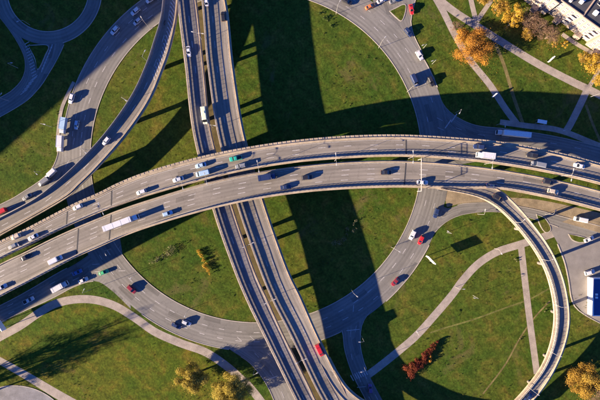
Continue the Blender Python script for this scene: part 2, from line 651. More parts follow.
rSW, rSW_o = ground_road('rSW', [(215, 338), (232, 351), (250, 363), (264, 380), (274, 400), (284, 430)],
                         [(272, 335), (285, 350), (292, 365), (300, 380), (308, 400), (318, 430)], 0.04,
                         label="shaded road beside the lower end of the long flyover", kerbs=((0, 0.28, 1.0),), lanes=3)
rW, _ = ground_road('rW', [(118, 225), (100, 245), (80, 261), (55, 275), (30, 290), (0, 306), (-80, 345)],
                    [(131, 309), (111, 290), (95, 281), (75, 286), (50, 299), (0, 322), (-80, 362)], 0.04,
                    label="shaded road heading west below the wide flyover", kerbs=((0, 0.3, 1.0), (1, 0.2, 1.0)), lanes=3)
rNW, _ = ground_road('rNW', [(60, 130), (57, 158), (46, 176), (22, 193), (0, 205), (-80, 242)],
                     [(96, 150), (87, 172), (66, 192), (40, 208), (0, 230), (-80, 268)], 0.04,
                     label="grey road running beside the curved ramp at the left", kerbs=((0, 0.02, 1.0),), lanes=3)

ring2 = circle_ribbon(48, -9, 41, 53.5, 0.06, n=120)
r2o = ring2.sheet("roundabout", M['asphalt'])
structure(r2o, "small shaded roundabout at the upper left")
ROADS.append(ring2)
k = MB(); kerb(k, ring2, 0); k.build("kerb", M['kerb'], r2o)
for a0, a1 in ((-74, 170),):
    kr = circle_ribbon(48, -9, 41, 53.5, 0.06, radians(a0), radians(a1), 70)
    k = MB(); kerb(k, kr, 1); k.build("kerb", M['kerb'], r2o)
rR1, rR1_o = ground_road('rR1', [(-8, 8), (8, 28), (19, 45), (25, 60), (24, 75), (16, 87), (0, 98), (-60, 128)],
                         [(12, 22), (24, 42), (32, 55), (36, 70), (32, 82), (22, 93), (0, 108), (-60, 138)], 0.04,
                         label="shaded road joining the small roundabout on its left", kerbs=((0, 0.02, 1.0),))
rR2, rR2_o = ground_road('rR2', [(46, 43), (42, 60), (35, 72), (26, 88), (5, 105), (-60, 137)],
                         [(66, 39), (59, 55), (50, 71), (37, 90), (15, 108), (-60, 148)], 0.02,
                         label="shaded road leaving the small roundabout downwards", kerbs=((1, 0.06, 1.0),))

# parking lot at the right, as a polygon sheet
lot_px = [(546, 222), (575, 231), (610, 241), (690, 262), (690, 350), (612, 329), (584, 314), (573, 302), (569, 280), (565, 262), (558, 244)]


def poly_sheet(name, px, z, mat, label=None, parent=None, h=None):
    pts = [W(*p) for p in px]
    a = sum(pts[i][0] * pts[(i + 1) % len(pts)][1] - pts[(i + 1) % len(pts)][0] * pts[i][1] for i in range(len(pts)))
    if a < 0:
        pts = pts[::-1]
    n = len(pts)
    vs_ = [(x, y, z) for x, y in pts]
    fs = [tuple(range(n))]
    if h:
        vs_ += [(x, y, 0.004) for x, y in pts]
        fs += [(i, n + i, n + (i + 1) % n, (i + 1) % n) for i in range(n)]
    o = mesh_obj(name, vs_, fs, mat, parent)
    me = o.data
    lay = me.uv_layers.new(name="UVMap")
    for l in me.loops:
        c_ = me.vertices[l.vertex_index].co
        lay.data[l.index].uv = (c_.x, c_.y)
    if label:
        structure(o, label)
    return o


poly_sheet("parking_lot", lot_px, 0.02, M['lot'], "pale grey parking lot beside the blue roofed shop")
k = MB()
lot_edge = [(558, 244), (565, 262), (569, 280), (573, 302), (584, 314), (612, 329)]
le = Ribbon(lot_edge, [(x - 1.0, y + 0.3) for x, y in lot_edge], (0.0,))
le.loft(k, [(0, 0, 0.01), (0, 0, 0.16), (1, 0, 0.16), (1, 0, 0.01)])
k.build("kerb", M['kerb'], bpy.data.objects["parking_lot"])


def blob(pts, n=40):
    q = catmull(list(pts) + [pts[0]], n + 1)[:-1]
    return [tuple(p) for p in q]


def island(px, label, inner='grass', grow=1.0):
    px = blob(px)
    o = poly_sheet("traffic_island", px, 0.17, M['kerb'], label, None, True)
    cx = sum(p[0] for p in px) / len(px); cy = sum(p[1] for p in px) / len(px)
    inn = []
    for x, y in px:
        r = hypot(x - cx, y - cy)
        f = max(r - 0.9, 0.2) / r
        inn.append((cx + (x - cx) * f, cy + (y - cy) * f))
    poly_sheet("island_top", inn, 0.176, M[inner], None, o)
    return o


island([(536, 214), (545, 218), (551, 229), (546, 233), (540, 226)], "green island between the ramp and the parking lot entrance")
island([(568, 234), (580, 236), (589, 240), (580, 243), (572, 240)], "small lens shaped green island in the parking lot")
island([(389, 11), (404, 4), (406, 10), (402, 21), (396, 18)], "small triangular green island between the top slip lanes")
island([(28, 45), (48, 45), (46, 55), (38, 70), (35, 60)], "triangular splitter island below the small roundabout")
poly_sheet("bare_verge", [(562, 222), (580, 227), (600, 233), (640, 243), (640, 233), (600, 222.5), (575, 216.5)], 0.07, M['soil'],
           "bare sandy verge beside the parking lot road")
soil = Ribbon([(443, 190), (470, 193), (500, 197), (540, 200), (600, 213), (660, 228)], [(447, 207), (465, 203), (490, 202.5), (530, 208.5), (600, 226), (660, 244)], (0.012,))
structure(soil.sheet("bare_verge", M['soil']), "bare sandy verge beneath the lower flyover")
ROADS.append(soil)


def path(pts, w, label, mat='path', z=0.016, name='footpath', kerbs=False, w1=None):
    n = max(8, int(sum(hypot(pts[i + 1][0] - pts[i][0], pts[i + 1][1] - pts[i][1]) for i in range(len(pts) - 1)) / 4))
    c = catmull(pts, n)
    t = np.gradient(c, axis=0)
    t /= np.hypot(*t.T)[:, None]
    nn = np.column_stack([-t[:, 1], t[:, 0]])
    ww = np.linspace(w, w1 or w, n)[:, None]
    Lp, Rp = c + nn * ww / 2, c - nn * ww / 2
    rb = Ribbon([W(*p) for p in Lp], [W(*p) for p in Rp], (z,), world=True)
    o = rb.sheet(name, M[mat])
    structure(o, label)
    ROADS.append(rb)
    return rb, o


path([(-30, 354), (0, 337), (20, 326), (38, 313.5), (55, 304), (75, 299.5), (95, 300), (115, 306), (135, 318), (155, 332), (180, 343), (205, 352), (225, 365), (240, 378), (252, 390), (275, 420)],
     8, "pale footpath curving round the lower left lawn")
path([(-30, 343), (-5, 358), (25, 375), (55, 393), (95, 416)], 6, "pale footpath crossing the lower left corner", w1=10, z=0.02)
p3, p3o = path([(364, 378), (380, 366), (400, 350), (417, 335), (435, 315), (452, 295), (463, 280), (478, 264), (497, 252), (520, 244.5), (540, 238), (560, 231)],
               7.5, "pale footpath sweeping across the right lawn")
path([(521, 246), (526, 290), (531, 330), (537, 374)], 6.5, "straight pale footpath branching down beside the curved ramp", z=0.02)
path([(362, 374), (368, 384), (374, 395), (384, 420)], 8, "shaded footpath beside the bottom crossing", z=0.02)
path([(432, -8), (443, 11), (455, 35), (470, 60), (490, 85), (505, 108), (517, 124)], 6.5, "pale footpath slanting down the upper right lawn")
path([(436, -3), (455, 12), (480, 28), (510, 47), (540, 65), (575, 83), (590, 90), (625, 108)], 7.5, "long pale footpath below the apartment block", z=0.02)
path([(467, -20), (471, 0), (476, 21)], 5, "short footpath to the tree lined lawn", z=0.024)
path([(508, -25), (490, 2), (477, 21)], 4.5, "thin footpath among the yellow trees", z=0.028)
path([(587, 90), (580, 105), (571, 123), (565, 133)], 7, "shaded footpath down to the bus stop", z=0.024)
path([(610, 40), (597, 73), (587, 90)], 4, "narrow footpath climbing to the yellow tree", z=0.028)
path([(500, 122), (525, 125.5), (560, 130.5), (600, 146), (650, 165)], 5.5, "shaded pavement behind the bus shelter", z=0.032)
path([(562, 34), (580, 46), (610, 62)], 4, "short path beside the apartment block", z=0.016)
path([(58.5, 152), (58, 135), (61, 112), (66, 98), (74, 82)], 3.4, "narrow pavement along the left side of the ring", z=0.14)
# worn tracks on the lawns
path([(493, 38), (504, 65), (513, 95), (523, 124)], 3.4, "brown dirt track worn across the upper right lawn", 'track', 0.012, 'dirt_track')
path([(586, 105), (592, 122), (602, 145)], 2.5, "faint dirt track at the right edge", 'track', 0.012, 'dirt_track')
path([(430, 333), (445, 328), (475, 319), (505, 308), (530, 299), (552, 287)], 1.5, "faint track worn across the right lawn", 'track_faint', 0.010, 'dirt_track')
path([(483, 394), (505, 365), (520, 338), (535, 317), (550, 301)], 1.5, "dry yellow track climbing the lower right lawn", 'track', 0.012, 'dirt_track')
path([(197, -20), (199, 0), (206, 67), (214.5, 134), (234, 204), (256, 266), (286, 333), (318, 395), (340, 430)], 9, "bare brown strip of ground seen between the two carriageways", 'soil_dark', 0.008, 'dirt_strip')
# dark patch of newer asphalt is left to the billboard's shadow; round plaza in the lower left corner
c_ = W(14, 448)
pl = circle_ribbon(14, 448, 0.5, 62, 0.028, n=100)
structure(pl.sheet("plaza", M['plaza']), "pale lilac round plaza at the lower left corner")
ROADS.append(pl)
k = MB(); kerb(k, pl, 1); k.build("kerb", M['kerb'], bpy.data.objects["plaza"])


lawn_edge = [(-140, 425), (-60, 374), (-30, 356), (0, 339), (20, 328), (38, 316), (55, 307), (75, 302.5), (95, 303), (115, 309), (135, 321), (155, 335), (180, 346), (205, 355), (225, 368), (240, 381), (252, 393), (275, 425), (300, 470), (60, 520), (-140, 500)]
poly_sheet("lawn", lawn_edge, 0.006, M['lawn'], "smooth olive lawn inside the curving footpath at the lower left")

# crossings and hatching
def bars(name, parent, p0, p1, n, length, ang, z, w=0.5):
    """painted bars, each one a sheet of its own"""
    a, b = Vector(W(*p0)), Vector(W(*p1))
    for i in range(n):
        c = a.lerp(b, i / (n - 1)) if n > 1 else a
        cs, sn = cos(ang), sin(ang)
        mesh_obj(name, [(c.x + cs * u * length / 2 - sn * v * w / 2, c.y + sn * u * length / 2 + cs * v * w / 2, z) for u, v in ((-1, -1), (1, -1), (1, 1), (-1, 1))],
                 [(0, 1, 2, 3)], M['marking'], parent)


bars("crossing_stripes", rS_o, (352, 378), (366, 372), 8, 3.2, radians(-62), 0.075)
bars("stop_line", rS_o, (361.5, 387), (361.5, 387), 1, 4.6, radians(5), 0.075, 0.3)
bars("stop_line", rSW_o, (272, 378), (272, 378), 1, 6.0, radians(20), 0.075, 0.35)
bars("hatch_bar", rR1_o, (27, 43), (35, 78), 13, 2.6, radians(30), 0.085, 0.3)
bars("hatch_bar", rR2_o, (52, 46), (42, 70), 9, 2.4, radians(80), 0.05, 0.3)
bars("hatch_bar", rR1_o, (34, 78), (24, 92), 6, 4.5, radians(38), 0.085, 0.3)
bars("crossing_stripes", bpy.data.objects["ring_road"], (448, 124), (454, 118), 2, 5.2, radians(55), 0.09, 0.5)
bars("stop_line", bpy.data.objects["ring_road"], (353, 330), (353, 330), 1, 6.5, radians(6), 0.09, 0.35)


# ------------------------------------------------------------ flyovers
DECKS = {}


def post_mesh(mb, rb, side, off, z0, z1, spacing, hw=0.06, hl=0.055):
    s = 0.8
    while s < rb.len:
        p = rb.at(s, side, off, 0)
        a = rb.heading(s)
        mb.obox(p[0], p[1], a, hl, hw, p[2] + z0, p[2] + z1)
        s += spacing


def flyover(key, left, right, zs, name, label, bL, bR, barL='screen', barR='screen', lanes=2, piers=(), pier_w=3.2, ribs=(), mat='deck_asphalt', joints=(), shoulder=0.6, poff=0.0, deep=(-0.55, -0.55)):
    rb = Ribbon(left, right, zs, step=2.2)
    root = empty(name, (0, 0, 0))
    tag(root, label, "flyover", "flyovers of the interchange")
    DECKS[key] = rb
    m = MB()
    rb.loft(m, [(0, 0.02, -0.06), (1, 0.02, -0.06), (1, 0.05, -0.5), (1, 1.7, -1.5), (0, 1.7, -1.5), (0, 0.05, -0.5)])
    m.build("deck_slab", M['pier'], root)
    rb.sheet("road_surface", M[mat], root, 0, bL - 0.05, 1, bR - 0.05, 0.0)
    for sd_, b, hh in ((0, bL, 0.28), (1, bR, 0.28)):
        m = MB()
        rb.loft(m, [(sd_, 0.0, deep[sd_]), (sd_, 0.0, hh), (sd_, b, hh), (sd_, b + 0.02, -0.04)])  # beams along the median gap get extra depth to block sun streaks below
        m.build("edge_beam", M['concrete'] if sd_ == 1 else M['concrete_pale'], root)
    for sd_, kind, b in ((0, barL, bL), (1, barR, bR)):
        if kind is None:
            continue
        off = b * 0.62
        if kind == 'screen':
            tiers = (("screen_panel", M['panel'], 0.27, 0.62, 0.02), ("screen_band", M['band'], 0.62, 1.32, 0.05),
                     ("screen_panel", M['panel'], 1.32, 1.84, 0.02), ("top_rail", M['steel'], 1.84, 1.98, 0.06))
            top, sp = 1.84, 2.0
        elif kind == 'solid':
            tiers = (("screen_band", M['band'], 0.27, 1.75, 0.05), ("top_rail", M['steel'], 1.75, 1.87, 0.07))
            top, sp = 1.75, 2.0
        else:      # low rail
            tiers = (("low_wall", M['concrete'], 0.27, 0.72, 0.1),)
            top, sp = 0.7, 2.0
        for nm, mt, z0, z1, hw in tiers:
            m = MB()
            rb.loft(m, [(sd_, off - hw, z0), (sd_, off - hw, z1), (sd_, off + hw, z1), (sd_, off + hw, z0)])
            m.build(nm, mt, root)
        if kind == 'rail':
            continue
        m = MB()
        post_mesh(m, rb, sd_, off, 0.2, top, sp)
        m.build("screen_posts", M['steel'], root)["kind"] = "stuff"
    for sd_, wd in ribs:
        m = MB()
        s = 0.6
        while s < rb.len - 1:
            p = rb.at(s, sd_, wd / 2 + 0.05, 0)
            m.obox(p[0], p[1], rb.heading(s), 0.72, wd / 2, p[2] + 0.2, p[2] + 0.38)
            s += 2.1
        m.build("edge_blocks", M['concrete'], root)["kind"] = "stuff"
    # markings
    m = MB()
    wm = float(np.median(rb.w)) - bL - bR
    for q in range(1, lanes):
        for side in (0,):
            rb.dashes(m, 0, bL + shoulder + (wm - 2 * shoulder) * q / lanes, 0.02)
    if lanes > 1:
        m.build("lane_marking", M['marking'], root)["kind"] = "stuff"
    for sd_, b in ((0, bL), (1, bR)):
        m = MB()
        rb.strip(m, 0, rb.len, sd_, b + shoulder * 0.7, 0.16, 0.018)
        m.build("edge_line", M['marking'], root)
    # expansion joints
    for jx in joints:
        x, y = W(*jx, z=float(rb.z.mean()))
        i, _ = rb.nearest(x, y)
        m = MB()
        a, b = rb.pt(i, 0, 0.3, 0.026), rb.pt(i, 1, 0.3, 0.026)
        h = atan2(b[1] - a[1], b[0] - a[0])
        nx, ny = -sin(h) * 0.28, cos(h) * 0.28
        m.add([(a[0] + nx, a[1] + ny, a[2]), (a[0] - nx, a[1] - ny, a[2]), (b[0] - nx, b[1] - ny, b[2]), (b[0] + nx, b[1] + ny, b[2])], [(0, 1, 2, 3)])
        o = m.build("expansion_joint", M['joint'], root)
        if o.data.polygons[0].normal.z < 0:
            o.data.flip_normals()
    # piers
    for px, py in piers:
        x, y = W(px, py)
        i, dd = rb.nearest(x, y)
        x, y = rb.C[i] + rb.c[i] * poff
        ax = atan2(rb.c[i][1], rb.c[i][0])
        zt = rb.z[i] - 1.5
        m = MB()
        hw, hl = 0.75, pier_w / 2
        ring_ = [(hl * cos(t) if abs(cos(t)) < .95 else hl * cos(t), hw * sin(t)) for t in np.linspace(0, 2 * pi, 13)[:-1]]
        cs, sn = cos(ax), sin(ax)
        secs = []
        for zz, f in ((0.0, 1.0), (zt - 2.2, 1.0), (zt - 0.9, 1.35), (zt, 1.5)):
            secs.append([(x + cs * u * f - sn * v, y + sn * u * f + cs * v, zz) for u, v in ring_])
        m.loft(secs)
        m.build("pier", M['pier'], root)
    return rb, root


NSZ = tuple(np.interp(np.linspace(-260, 445, 40), [-260, 255, 293, 344, 394, 445], [10, 10, 9.3, 8.1, 6.3, 4.8]))
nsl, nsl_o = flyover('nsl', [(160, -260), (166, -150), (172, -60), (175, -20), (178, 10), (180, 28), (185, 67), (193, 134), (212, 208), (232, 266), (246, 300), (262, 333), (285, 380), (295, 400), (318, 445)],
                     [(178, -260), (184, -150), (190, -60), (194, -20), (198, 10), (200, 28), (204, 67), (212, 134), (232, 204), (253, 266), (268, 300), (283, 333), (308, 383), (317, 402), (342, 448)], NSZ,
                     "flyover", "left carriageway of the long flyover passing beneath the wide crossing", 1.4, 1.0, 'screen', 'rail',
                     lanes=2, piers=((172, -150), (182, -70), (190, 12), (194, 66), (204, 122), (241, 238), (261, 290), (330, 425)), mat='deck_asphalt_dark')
nsr, nsr_o = flyover('nsr', [(184, -260), (190, -150), (196, -60), (200, -15), (202.5, 10), (204, 28), (207.5, 67), (217.5, 134), (236.5, 204), (258, 266), (272, 300), (289, 333), (313, 383), (322, 400), (346, 445)],
                     [(208, -260), (214, -150), (220, -60), (224, -15), (228, 10), (230, 28), (234, 67), (245, 134), (264, 200), (287, 266), (302, 298), (316, 330), (330, 359), (343, 385), (352, 403), (374, 445)], NSZ,
                     "flyover", "right carriageway of the long flyover, wider at its lower end", 0.9, 1.5, 'screen', 'rail',
                     lanes=3, piers=((200, -150), (208, -70), (214, 12), (220, 66), (233, 120), (268, 240), (288, 292), (350, 425)))
slip, slip_o = flyover('slip', [(319, 362), (331, 384), (346, 402), (372, 421), (402, 434), (440, 441), (520, 447), (620, 452)],
                       [(330, 357), (339, 374), (350, 389), (365, 400.5), (384, 409), (408, 419), (444, 426), (520, 432), (620, 437)], (7.45, 6.9, 6.7, 6.5, 6.2, 6.0),
                       "curved_ramp", "pale slip ramp splitting off at the lower end of the long flyover", 0.3, 1.7, None, 'rail', lanes=1, piers=((420, 424), (500, 434)), pier_w=2.2)
ramp_l, ramp_lo = flyover('rl', [(157, -240), (163, -140), (165, -60), (164, -20), (163, -2), (160, 20), (154, 40), (146, 64), (131, 96), (104, 134), (75, 165), (50, 187), (32, 200), (0, 217), (-60, 248), (-130, 288)],
                          [(173, -240), (179, -140), (181, -60), (180, -20), (179, -2), (177, 20), (171, 47), (164, 68), (150, 101), (127, 135), (100, 166), (80, 186), (62, 201), (0, 236), (-60, 268), (-130, 309)],
                          (10, 10, 10, 9.8, 9.5, 9.5, 10.2, 12), "curved_ramp", "curved ramp descending from the top towards the left edge", 1.2, 1.5, 'solid', 'rail',
                          lanes=2, piers=((160, 69), (131, 121), (96, 166), (20, 222)), pier_w=2.4)
ewn, ewn_o = flyover('ewn', [(-200, 353), (-130, 309), (-60, 271), (0, 241), (25, 229), (50, 216), (75, 203), (100, 192), (120, 182), (150, 170.5), (200, 156.5), (250, 146.5), (300, 139.5), (350, 135.5), (400, 134.5), (450, 137), (500, 141.5), (550, 150.5), (600, 163), (660, 180), (860, 245)],
                     [(-200, 376), (-130, 331), (-60, 291), (0, 259), (25, 247), (50, 234.5), (75, 223), (100, 212.5), (120, 205), (150, 195), (200, 181), (250, 169.5), (300, 162), (350, 158), (400, 156.5), (450, 159), (500, 164.5), (550, 173), (600, 184.5), (660, 202), (860, 268)],
                     (15, 15.7, 16.4, 17, 17, 17, 17, 17), "flyover", "upper carriageway of the wide flyover crossing the whole picture", 2.2, 1.1, 'rail', 'screen',
                     lanes=3, piers=((20, 238), (110, 196), (150, 186), (300, 155), (355, 151), (400, 150), (465, 154), (530, 165), (590, 180)), ribs=((0, 0.8),),
                     joints=((407, 145), (66, 218), (112, 200)), deep=(-0.55, -1.7))
ews, ews_o = flyover('ews', [(-200, 381), (-130, 336), (-60, 296), (0, 264), (25, 252), (50, 239.5), (75, 228), (100, 217.5), (120, 209.5), (150, 199.5), (200, 184.5), (250, 173.5), (300, 166), (350, 161.5), (400, 160.5), (450, 163.5), (500, 169.5), (550, 178.5), (600, 190.5), (660, 208), (860, 274)],
                     [(-200, 418), (-130, 371), (-60, 330), (0, 297), (25, 284), (50, 271), (75, 258), (100, 247), (120, 238), (150, 227), (200, 212), (250, 200.5), (300, 193), (350, 189), (400, 187.5), (435, 188.5), (465, 189), (500, 189.5), (550, 198.5), (600, 211), (660, 228), (860, 294)],
                     (15, 15.7, 16.4, 17, 17, 17, 17, 17), "flyover", "lower carriageway of the wide flyover crossing the whole picture", 0.9, 1.3, 'rail', 'screen',
                     lanes=4, piers=((20, 272), (130, 218), (165, 210), (300, 180), (355, 176), (405, 176), (470, 178), (530, 186), (590, 200)),
                     joints=((407, 175), (80, 243), (112, 229)), deep=(-1.2, -0.55))
ramp_r, ramp_ro = flyover('rr', [(486, 186), (500, 190), (515, 203), (530, 220), (545, 240), (555, 257), (563, 277), (568, 298), (570, 320), (567, 340), (560, 360), (550, 379), (535, 399), (505, 430)],
                          [(436, 188.7), (470, 195), (490, 203), (507, 217), (522, 234), (535, 252), (545, 271), (551, 291), (554, 312), (553, 330), (549, 348), (541, 367), (529, 384), (514, 401), (484, 430)],
                          (16.95, 16.4, 14.4, 12.8, 11.4, 10.2, 9.2, 8.2), "curved_ramp", "slender curved ramp bending down the right side", 1.5, 1.5, 'rail', 'screen',
                          lanes=1, piers=((518, 220), (533, 261), (545, 310), (545, 353), (528, 385)), pier_w=1.6, poff=-2.2)

# hatching on the gore between ramp and long flyover, and on the lower end
m = MB()
for i in range(22):
    s = np.interp(i / 21, [0, 1], [ramp_l.s[ramp_l.nearest(*W(177, -8, 10))[0]], ramp_l.s[ramp_l.nearest(*W(160, 76, 10))[0]]])
    p = ramp_l.at(s, 1, 1.9 + 1.3, 0.03); h = ramp_l.heading(s) + radians(40)
    c_, s_ = cos(h), sin(h)
    ww = 1.9 if i < 9 else 1.5
    q = [(p[0] + c_ * u * ww - s_ * v * .22, p[1] + s_ * u * ww + c_ * v * .22, p[2]) for u, v in ((-1, -1), (1, -1), (1, 1), (-1, 1))]
    mesh_obj("hatch_bar", q, [(0, 1, 2, 3)], M['marking'], ramp_lo)

# ------------------------------------------------------------ vehicles
def sec8(x, w, zb, zt, ch=0.14):
    return [(x, -w * .92, zb), (x, -w, zb + .15), (x, -w, zt - ch), (x, -w + ch * 1.3, zt), (x, w - ch * 1.3, zt), (x, w, zt - ch), (x, w, zb + .15), (x, w * .92, zb)]


def frustum(mb, x0, x1, w0, z0, u0, u1, w1, z1):
    a = [(x0, -w0, z0), (x1, -w0, z0), (x1, w0, z0), (x0, w0, z0)]
    b = [(u0, -w1, z1), (u1, -w1, z1), (u1, w1, z1), (u0, w1, z1)]
    mb.add(a + b, [(3, 2, 1, 0), (4, 5, 6, 7), (0, 1, 5, 4), (1, 2, 6, 5), (2, 3, 7, 6), (3, 0, 4, 7)])


def wheel_parts(spec, r, w):
    out = []
    for x, y in spec:
        m = MB()
        m.tube([(x, y - w / 2, r), (x, y + w / 2, r)], r, 10)
        out.append(("wheel", m, 'dark'))
    return out


def car_parts(kind):
    P = []
    if kind in ('sedan', 'hatch', 'suv'):
        hi = {'sedan': 1.0, 'hatch': 1.03, 'suv': 1.2}[kind]
        wf = {'sedan': 1.0, 'hatch': .98, 'suv': 1.07}[kind]
        m = MB()
        st = {'sedan': [(-2.3, .70, .42, .78), (-2.2, .84, .28, .92), (-1.2, .90, .22, .97), (0.5, .90, .22, .96), (1.05, .89, .22, .92), (2.05, .82, .26, .76), (2.25, .68, .38, .62)],
              'hatch': [(-2.05, .74, .42, .86), (-1.97, .85, .28, .98), (-1.0, .89, .22, .98), (0.6, .89, .22, .96), (1.05, .88, .22, .92), (1.95, .80, .26, .77), (2.12, .68, .38, .62)],
              'suv': [(-2.3, .78, .45, .92), (-2.2, .86, .32, 1.0), (-1.0, .88, .3, 1.0), (0.6, .88, .3, .98), (1.1, .87, .3, .95), (2.05, .82, .32, .84), (2.25, .70, .42, .68)]}[kind]
        m.loft([sec8(x, w * wf, zb * hi, zt * hi) for x, w, zb, zt in st])
        P.append(("body", m, 'PAINT'))
        gh = {'sedan': (-1.75, 1.0, .79, -1.05, .22, .62, 1.43), 'hatch': (-1.98, 1.0, .79, -1.62, .22, .64, 1.47), 'suv': (-2.2, .95, .8, -1.85, .25, .68, 1.42)}[kind]
        x0, x1, w0, u0, u1, w1, zt = gh
        m = MB()
        frustum(m, x0, x1, w0 * wf, .94 * hi, u0, u1, w1 * wf, zt * hi)
        P.append(("window_glass", m, 'glass'))
        m = MB()
        frustum(m, u0 - .06, u1 + .06, (w1 + .05) * wf, zt * hi - .05, u0 + .06, u1 - .04, w1 * wf * .93, zt * hi + .045)
        P.append(("roof", m, 'PAINT'))
        m = MB()
        for sy in (-1, 1):     # pillars
            for xa, xb in ((x0, u0), (x1, u1)):
                m.tube([(xa, sy * (w0 + .01) * wf, .94 * hi), (xb, sy * (w1 + .02) * wf, zt * hi)], .045, 4)
            xm = (u0 + u1) / 2
            m.tube([(xm - .05, sy * (w0 + .015) * wf, .94 * hi), (xm, sy * (w1 + .02) * wf, zt * hi)], .045, 4)
        P.append(("window_pillars", m, 'PAINT'))
        P += wheel_parts([(1.35, .80 * wf), (1.35, -.80 * wf), (-1.35, .80 * wf), (-1.35, -.80 * wf)], .32 * (1.1 if kind == 'suv' else 1), .22)
        xe, xr = st[-1][0], st[0][0]
        for sy in (-1, 1):
            m = MB(); m.box(xe - .16, xe - .02, sy * .62 - .17, sy * .62 + .17, .60 * hi, .72 * hi); P.append(("headlight", m, 'amber'))
            m = MB(); m.box(xr - .02, xr + .1, sy * .66 - .14, sy * .66 + .14, .68 * hi, .84 * hi); P.append(("tail_light", m, 'red_lens'))
            m = MB(); m.box(.72, .9, sy * .95 * wf - .1, sy * .95 * wf + .1, .95 * hi, 1.07 * hi); P.append(("mirror", m, 'PAINT'))
    elif kind in ('van', 'minibus'):
        L = 2.8 if kind == 'van' else 3.6
        H_ = 2.2 if kind == 'van' else 2.7
        m = MB()
        m.loft([sec8(x, w, zb, zt, .18) for x, w, zb, zt in [(-L, .94, .45, H_ - .1), (-L + .1, 1.0, .35, H_), (L - 1.9, 1.0, .3, H_), (L - 1.55, .98, .3, H_ - .06)]])
        m.loft([sec8(x, w, zb, zt, .14) for x, w, zb, zt in [(L - 1.56, .99, .3, 1.25), (L - .9, .97, .3, 1.18), (L - .15, .9, .35, 1.0), (L, .78, .42, .8)]])
        P.append(("body", m, 'PAINT'))
        m = MB(); frustum(m, L - 1.6, L - .75, .88, 1.15, L - 1.7, L - 1.5, .8, H_ - .1); P.append(("windscreen", m, 'glass'))
        m = MB()
        for sy in (-1, 1):
            m.box(L - 2.7, L - 1.75, sy * 1.0 - .012, sy * 1.0 + .012, 1.25, H_ - .45)
            if kind == 'minibus':
                m.box(-L + .4, L - 2.9, sy * 1.0 - .012, sy * 1.0 + .012, 1.25, H_ - .55)
        P.append(("side_windows", m, 'glass'))
        if kind == 'minibus':
            m = MB(); m.box(-1.6, -.6, -.4, .4, H_ - .02, H_ + .1); P.append(("roof_hatch", m, 'PAINT'))
        P += wheel_parts([(L - 1.0, .9), (L - 1.0, -.9), (-L + 1.0, .9), (-L + 1.0, -.9)], .36, .24)
        for sy in (-1, 1):
            m = MB(); m.box(L - .16, L + .0, sy * .66 - .15, sy * .66 + .15, .66, .8); P.append(("headlight", m, 'amber'))
    elif kind in ('truck', 'semi'):
        if kind == 'truck':
            xb0, xb1, xc0, xc1, H_ = -3.6, 1.9, 2.05, 3.9, 3.4
        else:
            xb0, xb1, xc0, xc1, H_ = -8.2, 5.2, 5.9, 8.2, 4.0
        m = MB()
        m.box(xb0, xb1, -1.25, 1.25, 1.1, H_)
        P.append(("cargo_box", m, 'BOX'))
        m = MB()
        for xx in np.arange(xb0 + .9, xb1, 3.9):
            m.box(xx - .03, xx + .03, -1.27, 1.27, H_ - .02, H_ + .035)
        m.box(xb0, xb1, -1.275, -1.2, H_ - .05, H_ + .05); m.box(xb0, xb1, 1.2, 1.275, H_ - .05, H_ + .05)
        P.append(("box_frame", m, 'BOX'))
        m = MB()
        hc = 2.6 if kind == 'truck' else 3.2
        m.loft([sec8(x, w, zb, zt, .2) for x, w, zb, zt in [(xc0, 1.1, .6, hc), (xc0 + .9, 1.15, .5, hc), (xc1 - .25, 1.12, .5, hc - .25), (xc1 - .05, 1.1, .5, 1.6), (xc1, 1.0, .55, 1.2)]])
        P.append(("cab", m, 'PAINT'))
        m = MB(); frustum(m, xc1 - .3, xc1 + .0, 1.0, 1.55, xc1 - .42, xc1 - .18, .95, hc - .35); P.append(("windscreen", m, 'glass'))
        m = MB(); m.box(xb0 + .2, xc1 - .4, -.45, .45, .7, 1.0); P.append(("chassis", m, 'dark'))
        xs = [xc1 - 1.0, xb0 + 1.2] if kind == 'truck' else [xc1 - 1.1, xc0 - .9, xb0 + 1.2, xb0 + 2.5, xb0 + 3.8]
        P += wheel_parts([(x, s_ * 1.05) for x in xs for s_ in (-1, 1)], .48, .3)
        for sy in (-1, 1):
            m = MB(); m.box(xc1 - .1, xc1 + .03, sy * .8 - .16, sy * .8 + .16, .7, .88); P.append(("headlight", m, 'amber'))
    elif kind == 'pickup':
        m = MB()
        m.loft([sec8(x, w, zb, zt) for x, w, zb, zt in [(-2.6, .86, .45, .95), (-2.55, .92, .35, 1.0), (.2, .93, .3, 1.02), (1.3, .92, .3, 1.0), (2.4, .85, .35, .88), (2.6, .72, .45, .7)]])
        P.append(("body", m, 'PAINT'))
        m = MB(); m.box(-2.4, -.75, -.75, .75, .99, 1.03); P.append(("load_bed", m, 'dark'))
        m = MB(); frustum(m, -.6, 1.35, .84, 1.0, -.45, .6, .7, 1.62); P.append(("window_glass", m, 'glass'))
        m = MB(); frustum(m, -.5, .65, .74, 1.58, -.42, .55, .66, 1.68); P.append(("roof", m, 'PAINT'))
        P += wheel_parts([(1.6, .84), (1.6, -.84), (-1.6, .84), (-1.6, -.84)], .36, .24)
    elif kind == 'motorcycle':
        m = MB(); m.loft([sec8(x, w, zb, zt, .08) for x, w, zb, zt in [(-.8, .12, .55, .85), (-.2, .2, .35, .9), (.4, .2, .4, .98), (.75, .12, .6, .9)]]); P.append(("body", m, 'PAINT'))
        P += wheel_parts([(.8, 0), (-.8, 0)], .32, .14)
        m = MB(); m.tube([(.55, -.38, 1.05), (.6, 0, 1.0), (.55, .38, 1.05)], .03, 5); P.append(("handlebar", m, 'dark'))
        m = MB(); m.box(-.7, -.1, -.15, .15, .86, .94); P.append(("saddle", m, 'dark'))
    return P


PROTO = {}


